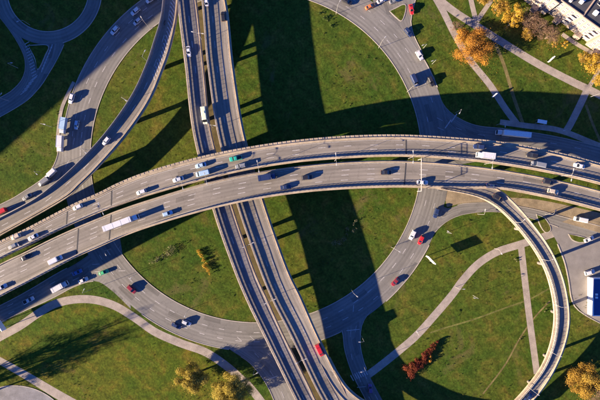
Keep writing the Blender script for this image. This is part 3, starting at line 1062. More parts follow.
def proto(kind):
    if kind not in PROTO:
        lst = []
        for nm, mb, mt in car_parts(kind):
            me = bpy.data.meshes.new(kind + "_" + nm)
            me.from_pydata([tuple(map(float, v)) for v in mb.v], [], mb.f)
            me.update()
            me.materials.append(M[mt] if mt in M else PM['white'])
            lst.append((nm, me, mt))
        PROTO[kind] = lst
    return PROTO[kind]


VNAME = {'sedan': 'car', 'hatch': 'car', 'suv': 'car', 'van': 'van', 'minibus': 'minibus', 'truck': 'box_truck', 'semi': 'semi_truck', 'pickup': 'pickup', 'motorcycle': 'motorcycle'}
VCAT = {'car': 'car', 'van': 'van', 'minibus': 'minibus', 'box_truck': 'truck', 'semi_truck': 'truck', 'pickup': 'pickup', 'motorcycle': 'motorcycle'}
VGROUP = "vehicles on the roads and flyovers"


def vehicle(px, py, ref, kind, col, label, flip=False, turn=0.0, box=None):
    if isinstance(ref, str):
        rb = DECKS.get(ref) or GR[ref]
        z = float(rb.z.mean())
        for _ in range(3):
            x, y = W(px, py, z)
            i, _d = rb.nearest(x, y)
            z = float(rb.z[i])
        ang = rb.heading(rb.s[i]) + turn
        z += 0.012
    else:
        x, y = W(px, py)
        z, ang = 0.075, radians(ref)
    if flip:
        ang += pi
    nm = VNAME[kind]
    root = empty(nm, (x, y, z), ang)
    tag(root, label, VCAT[nm], VGROUP)
    root.scale = (VS[kind],) * 3
    for pn, me, mt in proto(kind):
        o = bpy.data.objects.new(pn, me)
        COL.objects.link(o)
        o.parent = root
        if mt in ('PAINT', 'BOX'):
            o.material_slots[0].link = 'OBJECT'
            if pn == 'window_pillars':
                o["kind"] = "stuff"
            o.material_slots[0].material = PM[col if mt == 'PAINT' or box is None else box]
    return root


VS = {k_: 1.12 for k_ in VNAME}
VS.update(semi=1.0, truck=1.06)
GR = {'ring': ring, 'rE1': rE1, 'rE2': rE2, 'rS': rS, 'rW': rW, 'rNW': rNW, 'rSW': rSW, 'rT': rT}
V = [
    # wide flyover, upper carriageway
    (142, 192, 'ewn', 'hatch', 'white', "white hatchback on the upper carriageway above the white semi truck", True),
    (178.5, 179.5, 'ewn', 'sedan', 'silver', "silver sedan with dark windows just left of the long flyover crossing", True),
    (201, 165.5, 'ewn', 'sedan', 'lightblue', "pale blue sedan at the outer edge of the upper carriageway over the crossing", True),
    (203, 173.5, 'ewn', 'van', 'lightblue', "pale blue van in the inner lane of the upper carriageway over the crossing", True),
    (236, 158.5, 'ewn', 'pickup', 'teal', "teal green pickup on the upper carriageway", True),
    (241, 166, 'ewn', 'suv', 'grey', "dark grey car below the teal pickup", True),
    (78.5, 207, 'ewn', 'hatch', 'white', "white hatchback alone on the upper carriageway near the left", True),
    (34, 237, 'ewn', 'sedan', 'white', "white sedan in the middle of three cars at the left end", True),
    (17, 236.5, 'ewn', 'hatch', 'beige', "pale car nearest the curved ramp at the left end", True),
    (14, 246, 'ewn', 'hatch', 'grey', "grey car nearest the median gap at the left end", True),
    (484, 156, 'ewn', 'truck', 'white', "white box truck on the upper carriageway near the median lamp", True),
    (478, 147, 'ewn', 'suv', 'navy', "dark navy car passing above the white box truck", True),
    (531, 155.5, 'ewn', 'suv', 'black', "black car right of the white box truck on the upper carriageway", True),
    (537, 164.5, 'ewn', 'van', 'grey', "dark grey van beside the median near the right", True),
    (578, 166, 'ewn', 'sedan', 'white', "white sedan rightmost on the upper carriageway", True),
    # wide flyover, lower carriageway
    (123, 222.5, 'ews', 'semi', 'white', "long white semi truck on the lower carriageway", False),
    (168, 213.5, 'ews', 'hatch', 'lightblue', "pale blue hatchback ahead of the white semi truck", False),
    (57, 259.5, 'ews', 'van', 'white', "white van behind the white semi truck", False),
    (27, 257, 'ews', 'sedan', 'black', "black sedan beside the white van at the left", False),
    (3, 287, 'ews', 'sedan', 'silver', "silver sedan cut by the left edge of the picture", False),
    (267, 177.5, 'ews', 'truck', 'navy', "dark blue box truck on the lower carriageway over the crossing", False, 'navy'),
    (286, 187, 'ews', 'sedan', 'navy', "dark blue sedan below the dark blue box truck", False),
    (307, 177.5, 'ews', 'suv', 'black', "black car leading the dark blue box truck", False),
    (386, 172.5, 'ews', 'sedan', 'black', "black sedan alone in the middle of the lower carriageway", False),
    (422, 182.5, 'ews', 'sedan', 'white', "white sedan on the lower carriageway where the curved ramp leaves", False),
    (491, 186, 'ews', 'sedan', 'navy', "dark blue sedan at the tip where the right ramp splits off", False),
    (547, 182, 'ews', 'suv', 'black', "black car on the lower carriageway near the right edge", False),
    (552, 191.5, 'ews', 'suv', 'beige', "beige car below the black car on the lower carriageway", False),
    # long flyover and ramps
    (189, 52, 'nsl', 'sedan', 'white', "white sedan on the left carriageway of the long flyover", False),
    (205, 116, 'nsl', 'minibus', 'cream', "cream minibus on the long flyover above the crossing", False),
    (206.5, 1.5, 'nsr', 'sedan', 'white', "white sedan cut by the top edge on the long flyover", True),
    (223.5, 17, 'nsr', 'hatch', 'black', "black hatchback at the top of the long flyover's right carriageway", True),
    (319.5, 349.5, 'nsr', 'van', 'red', "red van on the lower end of the long flyover", False),
    (165, 23, 'rl', 'motorcycle', 'black', "black motorcycle at the top of the left ramp", False),
    (107, 141, 'rl', 'hatch', 'white', "white hatchback halfway down the left ramp", False),
    (497, 198, 'rr', 'suv', 'black', "black car entering the right ramp", False),
    (527, 397, 'rr', 'sedan', 'navy', "dark blue sedan at the lower end of the right ramp", False),
    # ring and ground roads
    (136, 12, 'ring', 'suv', 'white', "white car near the top left of the ring beside the grass verge", False),
    (151, 0, 'ring', 'sedan', 'white', "white sedan cut by the top edge beside the left ramp", False),
    (115.5, 31, 'ring', 'suv', 'white', "white car on the left of the ring at the edge of the shade", False),
    (138, 22, 'ring', 'hatch', 'silver', "silver hatchback on the sunlit lane next to the left ramp", False),
    (72.5, 99, 'ring', 'suv', 'white', "white car hugging the outer kerb of the ring at the left", False),
    (77.5, 125, 'ring', 'hatch', 'lightblue', "pale blue hatchback between long shadows on the left of the ring", False),
    (65.5, 126, 'ring', 'truck', 'silver', "silver box truck parked at the outer kerb on the left", False, 'lightblue'),
    (62.5, 144, 'ring', 'truck', 'white', "white box truck below the silver one at the outer kerb", False, 'white'),
    (52, 174, 'rNW', 'van', 'white', "white van beside the left ramp", False),
    (45, 182, 'rNW', 'van', 'grey', "dark grey van behind the white van beside the left ramp", False),
    (28, 197, 'rNW', 'sedan', 'grey', "grey sedan on the road below the left ramp", False),
    (2, 212, 'rNW', 'van', 'red', "red van cut by the left edge beside the ramp", False),
    (62, 286, 'rW', 'truck', 'white', "white box truck on the shaded road below the wide flyover", True, 'white'),
    (29.5, 300, 'rW', 'pickup', 'white', "white pickup on the shaded road at the lower left", True),
    (84, 280, 'rW', 'sedan', 'white', "white sedan waiting at the corner of the shaded left road", True),
    (78, 272, 'rW', 'sedan', 'blue', "blue sedan in the shade under the wide flyover", True),
    (104.5, 272, 20, 'sedan', 'green', "bright green taxi entering the ring at the lower left", False),
    (132.5, 289, 'ring', 'suv', 'maroon', "maroon car on the lower left of the ring", False),
    (187, 322.5, 'ring', 'hatch', 'silver', "silver hatchback behind a dark car at the bottom of the ring", False),
    (177, 325.5, 'ring', 'sedan', 'navy', "dark blue sedan leading at the bottom of the ring", False),
    (412, 235, 'ring', 'suv', 'white', "white car beside a red car on the right of the ring", True),
    (420.5, 240, 'ring', 'hatch', 'red', "red hatchback beside a white car on the right of the ring", True),
    (435.5, 213, 'ring', 'suv', 'navy', "dark blue car where the parking lot road meets the ring", True),
    (395, 281.5, 'ring', 'sedan', 'maroon', "maroon sedan at the outer kerb on the lower right of the ring", True),
    (411, 10, 100, 'sedan', 'red', "red sedan on the top slip road", True),
    (408, 33, 'ring', 'suv', 'navy', "dark navy car below the red sedan on the top slip road", True),
    (419, 56, 'ring', 'suv', 'white', "white car at the outer kerb on the upper right of the ring", True),
    (414, 81, 'ring', 'van', 'navy', "dark blue van left of another car just above the shade", True),
    (430.5, 82, 'ring', 'suv', 'black', "black car at the outer kerb just above the shade", True),
    (347, 2, 'ring', 'suv', 'black', "black car at the top of the ring", True),
    (370, 7, 25, 'sedan', 'orange', "orange car crossing the junction at the top", False),
    (381.5, 1, 25, 'sedan', 'white', "white sedan cut by the top edge at the junction", False),
    (394, 1.5, 20, 'sedan', 'grey', "grey sedan beside the triangular island at the top", False),
    (511, 134.5, -6, 'semi', 'white', "white semi trailer truck in the shade beneath the upper flyover", True, 'bright'),
    (579, 219.5, -12, 'van', 'white', "white van on the parking lot road", True),
    (588, 239, 25, 'sedan', 'white', "white sedan beside the lens shaped island", False),
    (370, 388, 95, 'hatch', 'purple', "purple hatchback in the shade beside the bottom crossing", False),
    (588.5, 272, 15, 'suv', 'white', "white car parked at the corner of the blue roofed shop", False),
]
for q in V:
    vehicle(q[0], q[1], q[2], q[3], q[4], q[5], q[6], 0.0, q[7] if len(q) > 7 else None)


# ------------------------------------------------------------ street lamps
def lamp(px, py, z, ang, label, h=10.0, double=False, arm=2.4, name="street_lamp", group="street lamps"):
    x, y = W(px, py, z)
    root = empty(name, (x, y, z), radians(ang))
    tag(root, label, "street lamp", group)
    m = MB()
    m.tube([(0, 0, 0), (0, 0, 0.9), (0, 0, h)], [0.10, 0.085, 0.055], 8)
    m.build("pole", M['lampwhite'], root)
    for sgn in ((1, -1) if double else (1,)):
        m = MB()
        m.tube([(0, 0, h - .15), (sgn * arm * .4, 0, h + .3), (sgn * arm, 0, h + .45)], [0.06, .05, .045], 6)
        m.build("arm", M['lampwhite'], root)
        m = MB()
        a, b = sorted((sgn * arm * .92, sgn * (arm + .95)))
        m.loft([[(x_, -w_, h + .34), (x_, w_, h + .34), (x_, w_ * .7, h + .56), (x_, -w_ * .7, h + .56)] for x_, w_ in ((a, .12), ((a + b) / 2, .24), (b, .14))])
        m.build("lamp_head", M['lamp_head'], root)
    return root


EZ = 17.28
for px, py, ang, lb in (
        (29, 238.5, 120, "second double lamp from the left in the median of the wide flyover"), (110, 208.5, 115, "double lamp in the median above the white semi truck"),
        (187, 184.5, 105, "double lamp in the median left of the long flyover crossing"), (210, 179.5, 105, "double lamp in the median over the long flyover"),
        (260, 168, 100, "double lamp in the median just right of the long flyover crossing"), (334.5, 161, 94, "double lamp in the middle of the median"),
        (408, 158.7, 90, "double lamp beside the dark expansion joint"), (484, 164.2, 84, "double lamp below the white box truck"),
        (560, 176, 78, "double lamp in the median near the right edge")):
    lamp(px, py, 16.2, ang, lb, 9.0, True, 2.0, group="median lamps of the wide flyover")
for px, py, lb in ((213.5, 128, "double lamp between the carriageways above the crossing"), (250.5, 243, "uppermost double lamp between the carriageways below the crossing"),
                   (271.5, 297, "middle double lamp between the carriageways below the crossing"), (301, 354, "lowest double lamp between the carriageways of the long flyover"),
                   (202, 40, "double lamp between the carriageways near the top")):
    lamp(px, py, 9.6, -10 if py < 150 else 25, lb, 9.0, True, 2.0, group="median lamps of the long flyover")
for px, py, z, ang, lb in ((514, 222, 15.2, 45, "first lamp along the right ramp"), (541, 259, 14, 25, "second lamp along the right ramp"), (553.2, 304, 12.8, 5, "third lamp along the right ramp"),
                           (548, 350, 11.5, -18, "fourth lamp along the right ramp"), (527, 386, 10.2, -35, "last lamp along the right ramp near the bottom")):
    lamp(px, py, z + .25, ang, lb, 6.5, False, 1.6, group="lamps along the right ramp")
for px, py, ang, lb in ((148, 62, 60, "upper lamp along the left ramp"), (128, 101, -35, "middle lamp along the left ramp"), (90, 150.5, -45, "lower lamp along the left ramp")):
    lamp(px, py, 9.9, ang, lb, 8.0, False, 2.5, group="lamps along the left ramp")
for px, py, ang, lb, hh in (
        (336, 14, 60, "lamp on the inside of the ring near the top", 10), (378.5, 48, 50, "lamp inside the ring where it bends at the upper right", 10),
        (407, 92, 30, "lamp inside the ring at the edge of the shade", 10), (455, 113, 240, "shaded lamp at the corner of the east road", 9), (496.5, 125, 270, "shaded lamp above the white trailer", 9),
        (351, 289, -40, "shaded lamp on the lower right inside of the ring", 10), (391, 247, -30, "lamp inside the ring opposite the red hatchback", 10),
        (361.5, 336, 180, "upper shaded lamp beside the bottom road", 9), (363, 364, 190, "lower shaded lamp beside the bottom road", 9),
        (423.5, 48, 200, "lamp outside the ring above the white car", 6), (432, 64, 200, "lamp outside the ring at the upper right lawn", 7),
        (477.5, 214, 80, "lamp beside the road under the right ramp's start", 8), (447, 232.5, 150, "lone lamp on the lawn right of the ring", 7),
        (494.5, 248.5, -60, "lamp on the inner edge of the right footpath", 5), (455.5, 287, 0, "lamp left of the right footpath", 5), (473, 295.5, 170, "lamp right of the right footpath in open grass", 7),
        (416, 332, 120, "lamp beside the right footpath near the shade", 6), (91, 289.5, 60, "lamp between the footpath and the lower left road", 9),
        (52, 127, -10, "lamp on the verge left of the ring", 10), (18, 68, 0, "shaded lamp left of the splitter island", 8), (30, 25, 200, "shaded lamp inside the small roundabout", 6),
        (9, 101, 60, "shaded lamp on the road below the small roundabout", 7), (111, 249, -60, "lamp in the shade beside the ring at the lower left", 8),
        (255, 368, 30, "lamp between two shadows beside the lower trees", 9), (189.5, 309, -110, "lamp inside the ring at the bottom", 6), (139, 273, -140, "lamp inside the ring at the lower left", 6),
        (545, 214, 60, "lamp on the green island beside the right ramp", 7), (590, 97, 40, "lamp where footpaths meet at the right edge", 8),
        (150, 28.5, 120, "lamp in the grass wedge beside the left ramp", 9), (41, 172, -40, "lamp on the sunny left lawn", 6), (560.5, 131, 200, "shaded lamp right of the bus shelter", 6), (504, 29, 20, "lamp in the shade below the brown trees", 5)):
    lamp(px, py, 0.0, ang, lb, hh, False, 1.8, group="lamps along the ground roads")


# ------------------------------------------------------------ gantry over the lower carriageway
def gantry():
    a = W(418, 160.3, 17.2); b = W(417.5, 191, 17.2)
    root = empty("sign_gantry", (a[0], a[1], 15.8))
    tag(root, "white steel gantry spanning the lower carriageway before the right ramp", "gantry")
    L = a[1] - b[1]
    m = MB()
    for y in (0.15, -L - .15):
        m.box(-.11, .11, y - .11, y + .11, 0, 7.4)
        m.build("post", M['lampwhite'], root); m = MB()
    for dz in (6.7, 7.4):
        m.tube([(0, 0.2, dz), (0, -L - .2, dz)], .08, 6)
    n = 9
    for i in range(n):
        y0, y1 = -L * i / n, -L * (i + 1) / n
        m.tube([(0, y0, 6.7), (0, y1, 7.4)], .05, 4)
    m.build("truss", M['lampwhite'], root)


gantry()


# ------------------------------------------------------------ billboards, bus shelter
def billboard(px, py, ang, label, wid=5.2, z0=3.7, z1=6.9, posts=2):
    x, y = W(px, py)
    root = empty("billboard", (x, y, 0), radians(ang))
    tag(root, label, "billboard")
    m = MB(); m.box(-wid / 2, wid / 2, -.2, .2, z0, z1); m.build("panel", M['white'], root)
    m = MB(); m.box(-wid / 2 + .12, wid / 2 - .12, -.23, -.203, z0 + .12, z1 - .12); m.build("poster", M['poster'], root)
    for za, zb in ((z1, z1 + .12), (z0 - .12, z0)):
        m = MB(); m.box(-wid / 2 - .05, wid / 2 + .05, -.26, .26, za, zb); m.build("frame_bar", M['white'], root)
    for q in ((-.3, .3) if posts == 2 else (0,)):
        m = MB(); m.tube([(wid * q, 0, 0), (wid * q, 0, z0)], .16, 8); m.build("leg", M['steel'], root)


billboard(427.8, 258.6, -46, "white billboard seen edge on beside the right of the ring")
billboard(8, 323, -55, "small billboard seen edge on at the left edge beside the footpath")
billboard(549, 60.5, 44, "white billboard seen edge on below the apartment block", 3.4, 1.6, 3.0)
billboard(493, 96, 40, "pale sign board beside the upper right footpath", 2.6, 1.4, 2.4)


def bus_shelter():
    x, y = W(539.5, 122.5)
    root = empty("bus_shelter", (x, y, 0), radians(-10))
    tag(root, "small bus shelter with a pale flat roof on the shaded pavement", "bus shelter")
    m = MB(); m.box(-2.3, 2.3, -.9, .9, 2.45, 2.6); m.build("roof", M['white'], root)
    m = MB(); m.box(-2.1, 2.1, .72, .76, .25, 2.3); m.build("back_panel", M['panel'], root)
    for sx in (-2.1, 2.1):
        m = MB(); m.box(sx - .03, sx + .03, -.3, .72, .25, 2.3); m.build("side_panel", M['panel'], root)
        for sy in (-.75, .78):
            m = MB(); m.tube([(sx, sy, 0), (sx, sy, 2.46)], .06, 6); m.build("post", M['steel'], root)
    m = MB(); m.box(-1.5, 1.5, .25, .6, .42, .48); m.build("bench", M['bark'], root)


bus_shelter()


# ------------------------------------------------------------ buildings
def window_grid(root, wm, pts, rot):
    for p in pts:
        o = bpy.data.objects.new("window", wm)
        COL.objects.link(o)
        o.parent = root
        o.location = p
        o.rotation_euler = (0, 0, rot)


def pane_mesh(w, h, frame=0.07):
    """recessed looking window: frame proud, pane behind; faces -y"""
    m = MB()
    m.box(-w / 2, w / 2, -.012, .03, 0, h)
    fr = MB()
    fr.box(-w / 2 - .06, -w / 2 + .02, -.06, .02, -.06, h + .06); fr.box(w / 2 - .02, w / 2 + .06, -.06, .02, -.06, h + .06)
    fr.box(-w / 2 + .02, w / 2 - .02, -.06, .02, h - .02, h + .06); fr.box(-w / 2 - .1, w / 2 + .1, -.12, .02, -.12, -.04)
    fr.box(-.03, .03, -.04, .02, -.04, h - .02)
    me = bpy.data.meshes.new("window")
    nb = len(m.f)
    b = len(m.v)
    me.from_pydata(m.v + fr.v, [], m.f + [tuple(i + b for i in f) for f in fr.f])
    me.materials.append(M['window']); me.materials.append(M['white'])
    for i, p in enumerate(me.polygons):
        p.material_index = 0 if i < nb else 1
    me.update()
    return me


def apartment():
    # front base line runs along the photograph's diagonal at the top right
    a, b = Vector(W(505, -17)), Vector(W(640, 80))
    d = (b - a).normalized()
    ang = atan2(d.y, d.x)
    root = empty("apartment_block", (a.x, a.y, 0), ang)
    tag(root, "four storey pale plaster apartment block with dark flat roof", "apartment building")
    wm = pane_mesh(1.5, 1.5)
    storeys, sh = 4, 2.95
    H_ = storeys * sh + .6
    total = (b - a).length
    seg = 12.6
    x, i = 0.0, 0
    while x < total - 2:
        L = min(seg, total - x)
        yo = (0.0, -1.6, 0.3)[i % 3]
        m = MB(); m.box(x, x + L - .02, yo, 14, 0, H_); m.build("wall", M['facade'], root)
        m = MB(); m.box(x + .35, x + L - .37, yo + .35, 13.65, H_ - .02, H_ + .02); rf = m.build("roof", M['roof'], root)
        m = MB()
        m.box(x - .02, x + L, yo - .12, yo + .3, H_ + .003, H_ + .55); m.box(x - .02, x + .3, yo + .3, 13.7, H_ + .003, H_ + .5)
        m.build("parapet", M['facade'], root)
        # panel joints as thin recessed-looking bands between storeys
        m = MB()
        for st in range(1, storeys):
            m.box(x, x + L - .02, yo - .035, yo + .01, st * sh + .2, st * sh + .32)
        m.build("string_course", M['facade_grey'], root)
        pts = []
        nc = int((L - 1) / 2.4)
        for st in range(storeys):
            for c in range(nc):
                pts.append((x + (c + .75) * (L - .4) / nc - .3, yo - .01, st * sh + 1.05))
        window_grid(root, wm, pts, 0)
        # balconies on one column
        if i % 3 != 1:
            for st in range(1, storeys):
                m = MB(); m.box(x + L - 4.4, x + L - 1.6, yo - 1.15, yo - .04, st * sh + .05, st * sh + .2)
                m.box(x + L - 4.4, x + L - 1.6, yo - 1.15, yo - 1.08, st * sh + .2, st * sh + 1.15)
                m.build("balcony", M['facade_grey'], root)
        # roof clutter
        for _ in range(5):
            bx, by = x + random.uniform(1.5, L - 2), random.uniform(2.5, 12)
            m = MB(); s1, s2, hh = random.uniform(.3, 1.2), random.uniform(.3, .9), random.uniform(.5, 1.6)
            m.box(bx - s1, bx + s1, by - s2, by + s2, H_ + .022, H_ + hh); m.build("vent", M['white'] if random.random() < .6 else M['facade_grey'], rf)
        m = MB(); m.tube([(x + 2, 9, H_ + .3), (x + L - 2.5, 8.2, H_ + .35)], .14, 6); m.build("pipe", M['steel'], rf)
        # entrance porch
        m = MB(); m.box(x + L * .4, x + L * .4 + 3.0, yo - 2.4, yo - .04, 0, 2.7); m.build("porch", M['facade'], root)
        x += L
        i += 1


apartment()


def shop():
    x0, y1 = W(587, 277); x1, y0 = W(660, 314)
    root = empty("shop", ((x0 + x1) / 2, (y0 + y1) / 2, 0))
    tag(root, "low white walled shop with a bright blue flat roof", "shop")
    hx, hy = (x1 - x0) / 2 * .985, (y1 - y0) / 2
    m = MB(); m.box(-hx, hx, -hy, hy, 0, 3.6); m.build("wall", M['white'], root)
    m = MB(); m.box(-hx + .45, hx - .45, -hy + .4, hy - .4, 3.59, 3.72); rf = m.build("roof", M['blue_roof'], root)
    m = MB()
    for yy in np.arange(-hy + .9, hy - .5, .8):
        m.box(-hx + .5, hx - .5, yy - .03, yy + .03, 3.7, 3.77)
    m.build("roof_seams", M['blue_roof'], rf)
    m = MB()
    m.box(-hx - .05, -hx + .4, -hy - .05, hy + .05, 3.603, 4.0); m.box(-hx + .4, hx, -hy - .05, -hy + .35, 3.603, 3.95); m.box(-hx + .4, hx, hy - .35, hy + .05, 3.603, 3.95)
    m.build("parapet", M['white'], root)
    for q in range(2):
        m = MB(); m.box(-hx + 1.3, -hx + 2.3, -.6 + q * 1.5, .3 + q * 1.5, 3.72, 4.3); m.build("roof_unit", M['white'], rf)


shop()


def shadow_tower():
    """unseen high block at a guessed spot, added so that its long shadow lies over the small roundabout"""
    a, b = Vector(W(-330, 282)), Vector(W(-41, 28))
    d = (b - a).normalized()
    ang = atan2(d.y, d.x)
    root = empty("shadow_tower_block", (a.x, a.y, 0), ang)
    tag(root, "unseen tall slab tower added to shade the small roundabout", "apartment building")
    L, H_ = (b - a).length, 45.0
    m = MB(); m.box(0, L, 0, 15, 0, H_); m.build("wall", M['facade_grey'], root)
    m = MB(); m.box(.4, L - .4, .4, 14.6, H_ - .05, H_ + .03); m.build("roof", M['roof'], root)
    for st in range(15):
        m = MB(); m.box(.5, L - .5, -.03, .02, st * 3 + .9, st * 3 + 2.3); m.build("window_band", M['window'], root)
        m = MB(); m.box(0, L, -.9, -.035, st * 3 + .02, st * 3 + .2); m.build("balcony_slab", M['facade'], root)


shadow_tower()


# ------------------------------------------------------------ trees and shrubs
def leaves(name, clumps, n, size, mat, parent, flat=0.0):
    """many small leaf faces spread in the shells of clumps [(x,y,z,r)]"""
    w = np.array([c[3] ** 2 for c in clumps]); w = w / w.sum()
    pick = rng.choice(len(clumps), n, p=w)
    C = np.array(clumps)[pick]
    dirs = rng.normal(size=(n, 3)); dirs /= np.linalg.norm(dirs, axis=1)[:, None]
    rad = C[:, 3] * (0.35 + 0.7 * rng.random(n) ** 0.6)
    rad *= np.where(rng.random(n) < 0.14, rng.uniform(1.0, 1.7, n), 1.0)
    pos = C[:, :3] + dirs * rad[:, None] * np.array([1, 1, 0.8])
    nrm = dirs + rng.normal(scale=0.55, size=(n, 3)); nrm[:, 2] += 0.25
    nrm /= np.linalg.norm(nrm, axis=1)[:, None]
    up = rng.normal(size=(n, 3))
    t = np.cross(nrm, up); t /= np.linalg.norm(t, axis=1)[:, None]
    bt = np.cross(nrm, t)
    sz = size * (0.6 + 0.8 * rng.random(n))[:, None]
    v = np.stack([pos - t * sz * .5, pos + bt * sz * .38 - t * sz * .05, pos + t * sz * .55, pos - bt * sz * .38], 1).reshape(-1, 3)
    me = bpy.data.meshes.new(name)
    me.vertices.add(4 * n); me.vertices.foreach_set("co", v.astype(np.float32).ravel())
    me.loops.add(4 * n); me.loops.foreach_set("vertex_index", np.arange(4 * n, dtype=np.int32))
    me.polygons.add(n); me.polygons.foreach_set("loop_start", np.arange(0, 4 * n, 4, dtype=np.int32))
    me.polygons.foreach_set("loop_total", np.full(n, 4, dtype=np.int32))
    me.update(); me.validate()
    clt = rng.random(len(clumps))
    tint = np.clip(0.55 * clt[pick] + 0.45 * rng.random(n), 0, 1)
    at = me.attributes.new("tint", 'FLOAT', 'FACE')
    at.data.foreach_set("value", tint.astype(np.float32))
    me.materials.append(mat)
    o = bpy.data.objects.new(name, me)
    COL.objects.link(o)
    if parent:
        o.parent = parent
    return o


M['leaf_orange'] = mat_leaf("leaf_orange", (0.19, 0.085, 0.025), (0.42, 0.19, 0.028), (0.56, 0.31, 0.05))
M['leaf_yellow'] = mat_leaf("leaf_yellow", (0.30, 0.17, 0.02), (0.42, 0.26, 0.03), (0.50, 0.34, 0.06))
M['leaf_olive'] = mat_leaf("leaf_olive", (0.17, 0.13, 0.02), (0.36, 0.275, 0.045), (0.48, 0.40, 0.09))
M['leaf_brown'] = mat_leaf("leaf_brown", (0.10, 0.058, 0.04), (0.17, 0.105, 0.075), (0.26, 0.17, 0.10))
M['leaf_red'] = mat_leaf("leaf_red", (0.075, 0.014, 0.012), (0.17, 0.035, 0.02), (0.26, 0.10, 0.025))
M['leaf_gold'] = mat_leaf("leaf_gold", (0.15, 0.085, 0.025), (0.34, 0.2, 0.03), (0.40, 0.30, 0.06))
M['leaf_pale'] = mat_leaf("leaf_pale", (0.12, 0.12, 0.05), (0.22, 0.20, 0.10), (0.30, 0.27, 0.16))
M['leaf_green'] = mat_leaf("leaf_green", (0.03, 0.06, 0.012), (0.055, 0.09, 0.02), (0.10, 0.12, 0.03))
M['leaf_dry'] = mat_leaf("leaf_dry", (0.035, 0.055, 0.012), (0.075, 0.085, 0.02), (0.15, 0.13, 0.05))


def tree(px, py, h, R, mat, label, n=3500, size=0.55, dense=1.0, ground=False, name="tree", fill=1.0):
    """px, py: crown centre in the photograph; the trunk stands on the ground below"""
    zc = h * 0.6
    x, y = W(px, py, 0 if ground else zc)
    root = empty(name, (x, y, 0))
    tag(root, label, "tree", "autumn trees")
    m = MB()
    m.tube([(0, 0, 0), (.1, .05, h * .3), (-.05, .1, h * .6), (0, 0, h * .85)], [R * .07 + .08, R * .055 + .05, R * .035 + .03, .04], 8)
    clumps = []
    nc = int(30 * dense)
    for i in range(nc):
        a = i * 2.399 + random.uniform(-.4, .4)
        f = math.sqrt((i + .5) / nc)
        zz = h * random.uniform(.42, .9) * (1 - .25 * f ** 2)
        r = R * random.uniform(.13, .33)
        rr = f * (R - r * .6) * random.uniform(.72, 1.2)
        clumps.append((rr * cos(a), rr * sin(a), zz, r))
        if i % 2 == 0:
            b0 = h * random.uniform(.25, .5)
            m.tube([(0, 0, b0), (rr * cos(a) * .5, rr * sin(a) * .5, b0 + (zz - b0) * .65), (rr * cos(a), rr * sin(a), zz)], [R * .028 + .03, R * .018 + .02, .025], 5)
    m.build("trunk", M['bark'], root)
    leaves("crown", clumps, int(n * 2.6 * fill), size * 0.62, mat, root)
    return root


tree(476, 47, 11, 9.6, M['leaf_orange'], "large bright orange tree between the upper right footpaths", 7000, .5, 1.6)
tree(464, 34, 6, 4.0, M['leaf_orange'], "small orange tree at the upper left of the large one", 1100, .5)
tree(457, 26, 5, 3.2, M['leaf_brown'], "small brownish tree beside the long upper footpath", 420, .4, .7)
tree(514, 16, 11, 5.4, M['leaf_yellow'], "bright yellow tree left of the brown trees", 2400, .55)
tree(500, 5, 9, 4.6, M['leaf_gold'], "golden tree at the top edge beside the thin footpath", 1500, .5)
tree(484, -2, 9, 3.6, M['leaf_gold'], "small golden tree cut by the top edge", 900, .5)
tree(530, 19, 11, 5.6, M['leaf_brown'], "nearly bare brown tree right of the bright yellow tree", 1300, .4)
tree(541, 27, 11, 5.6, M['leaf_brown'], "nearly bare brown tree in the middle of the row by the block", 1300, .4)
tree(552, 34, 10, 5.0, M['leaf_brown'], "nearly bare brown tree closest to the apartment entrance", 1100, .4)
tree(528, 34, 6, 3.4, M['leaf_gold'], "low golden tree in front of the brown trees", 900, .45)
tree(555, 45, 4, 1.8, M['leaf_gold'], "left one of two tiny golden trees on the lawn", 300, .35, .5)
tree(565, 44, 4, 2.0, M['leaf_yellow'], "right tiny yellow tree on the lawn below the block", 320, .35, .5)
tree(585, 57, 6, 3.6, M['leaf_gold'], "golden brown tree left of the right edge yellow tree", 800, .45)
tree(598, 62, 9, 5.5, M['leaf_yellow'], "yellow tree at the right edge beside the narrow footpath", 2000, .55)
tree(600, 80, 6, 3.2, M['leaf_yellow'], "small yellow tree at the right edge above the footpath crossing", 800, .45)
tree(191, 379, 11, 7.2, M['leaf_olive'], "olive yellow tree left of its larger twin at the bottom", 7500, .5, 1.6, fill=1.5)
tree(232, 391, 13, 9.0, M['leaf_olive'], "large olive yellow tree at the bottom beside the footpath", 10000, .52, 1.6, fill=1.5)
tree(585, 381, 12, 8.8, M['leaf_gold'], "large golden tree in the lower right corner", 7500, .55, 1.5, fill=1.4)
tree(600, 392, 12, 7.0, M['leaf_brown'], "brown leaved tree cut by the lower right corner", 1600, .5)
for px, py, h, R, lb in ((-6, 384, 24, 6, "slim unseen tree added for its lawn shadow near the corner footpath"), (-18, 376, 27, 7, "tallest of the unseen trees added for their lawn shadow"),
                         (-30, 392, 24, 6.5, "unseen tree level with the plaza added for its lawn shadow"), (-50, 386, 23, 6.5, "unseen tree farthest beyond the left edge added for its shadow"),
                         (-18, 396, 17, 5, "unseen tree beside the plaza added for its shadow"), (-62, 400, 21, 6, "outermost unseen tree beyond the lower left corner added for its shadow")):
    tree(px, py, h, R, M['leaf_olive'], lb, 3000, .42, 1.6, ground=True, fill=0.55)  # guessed trees out of view, added so their shadows fall on the lawn


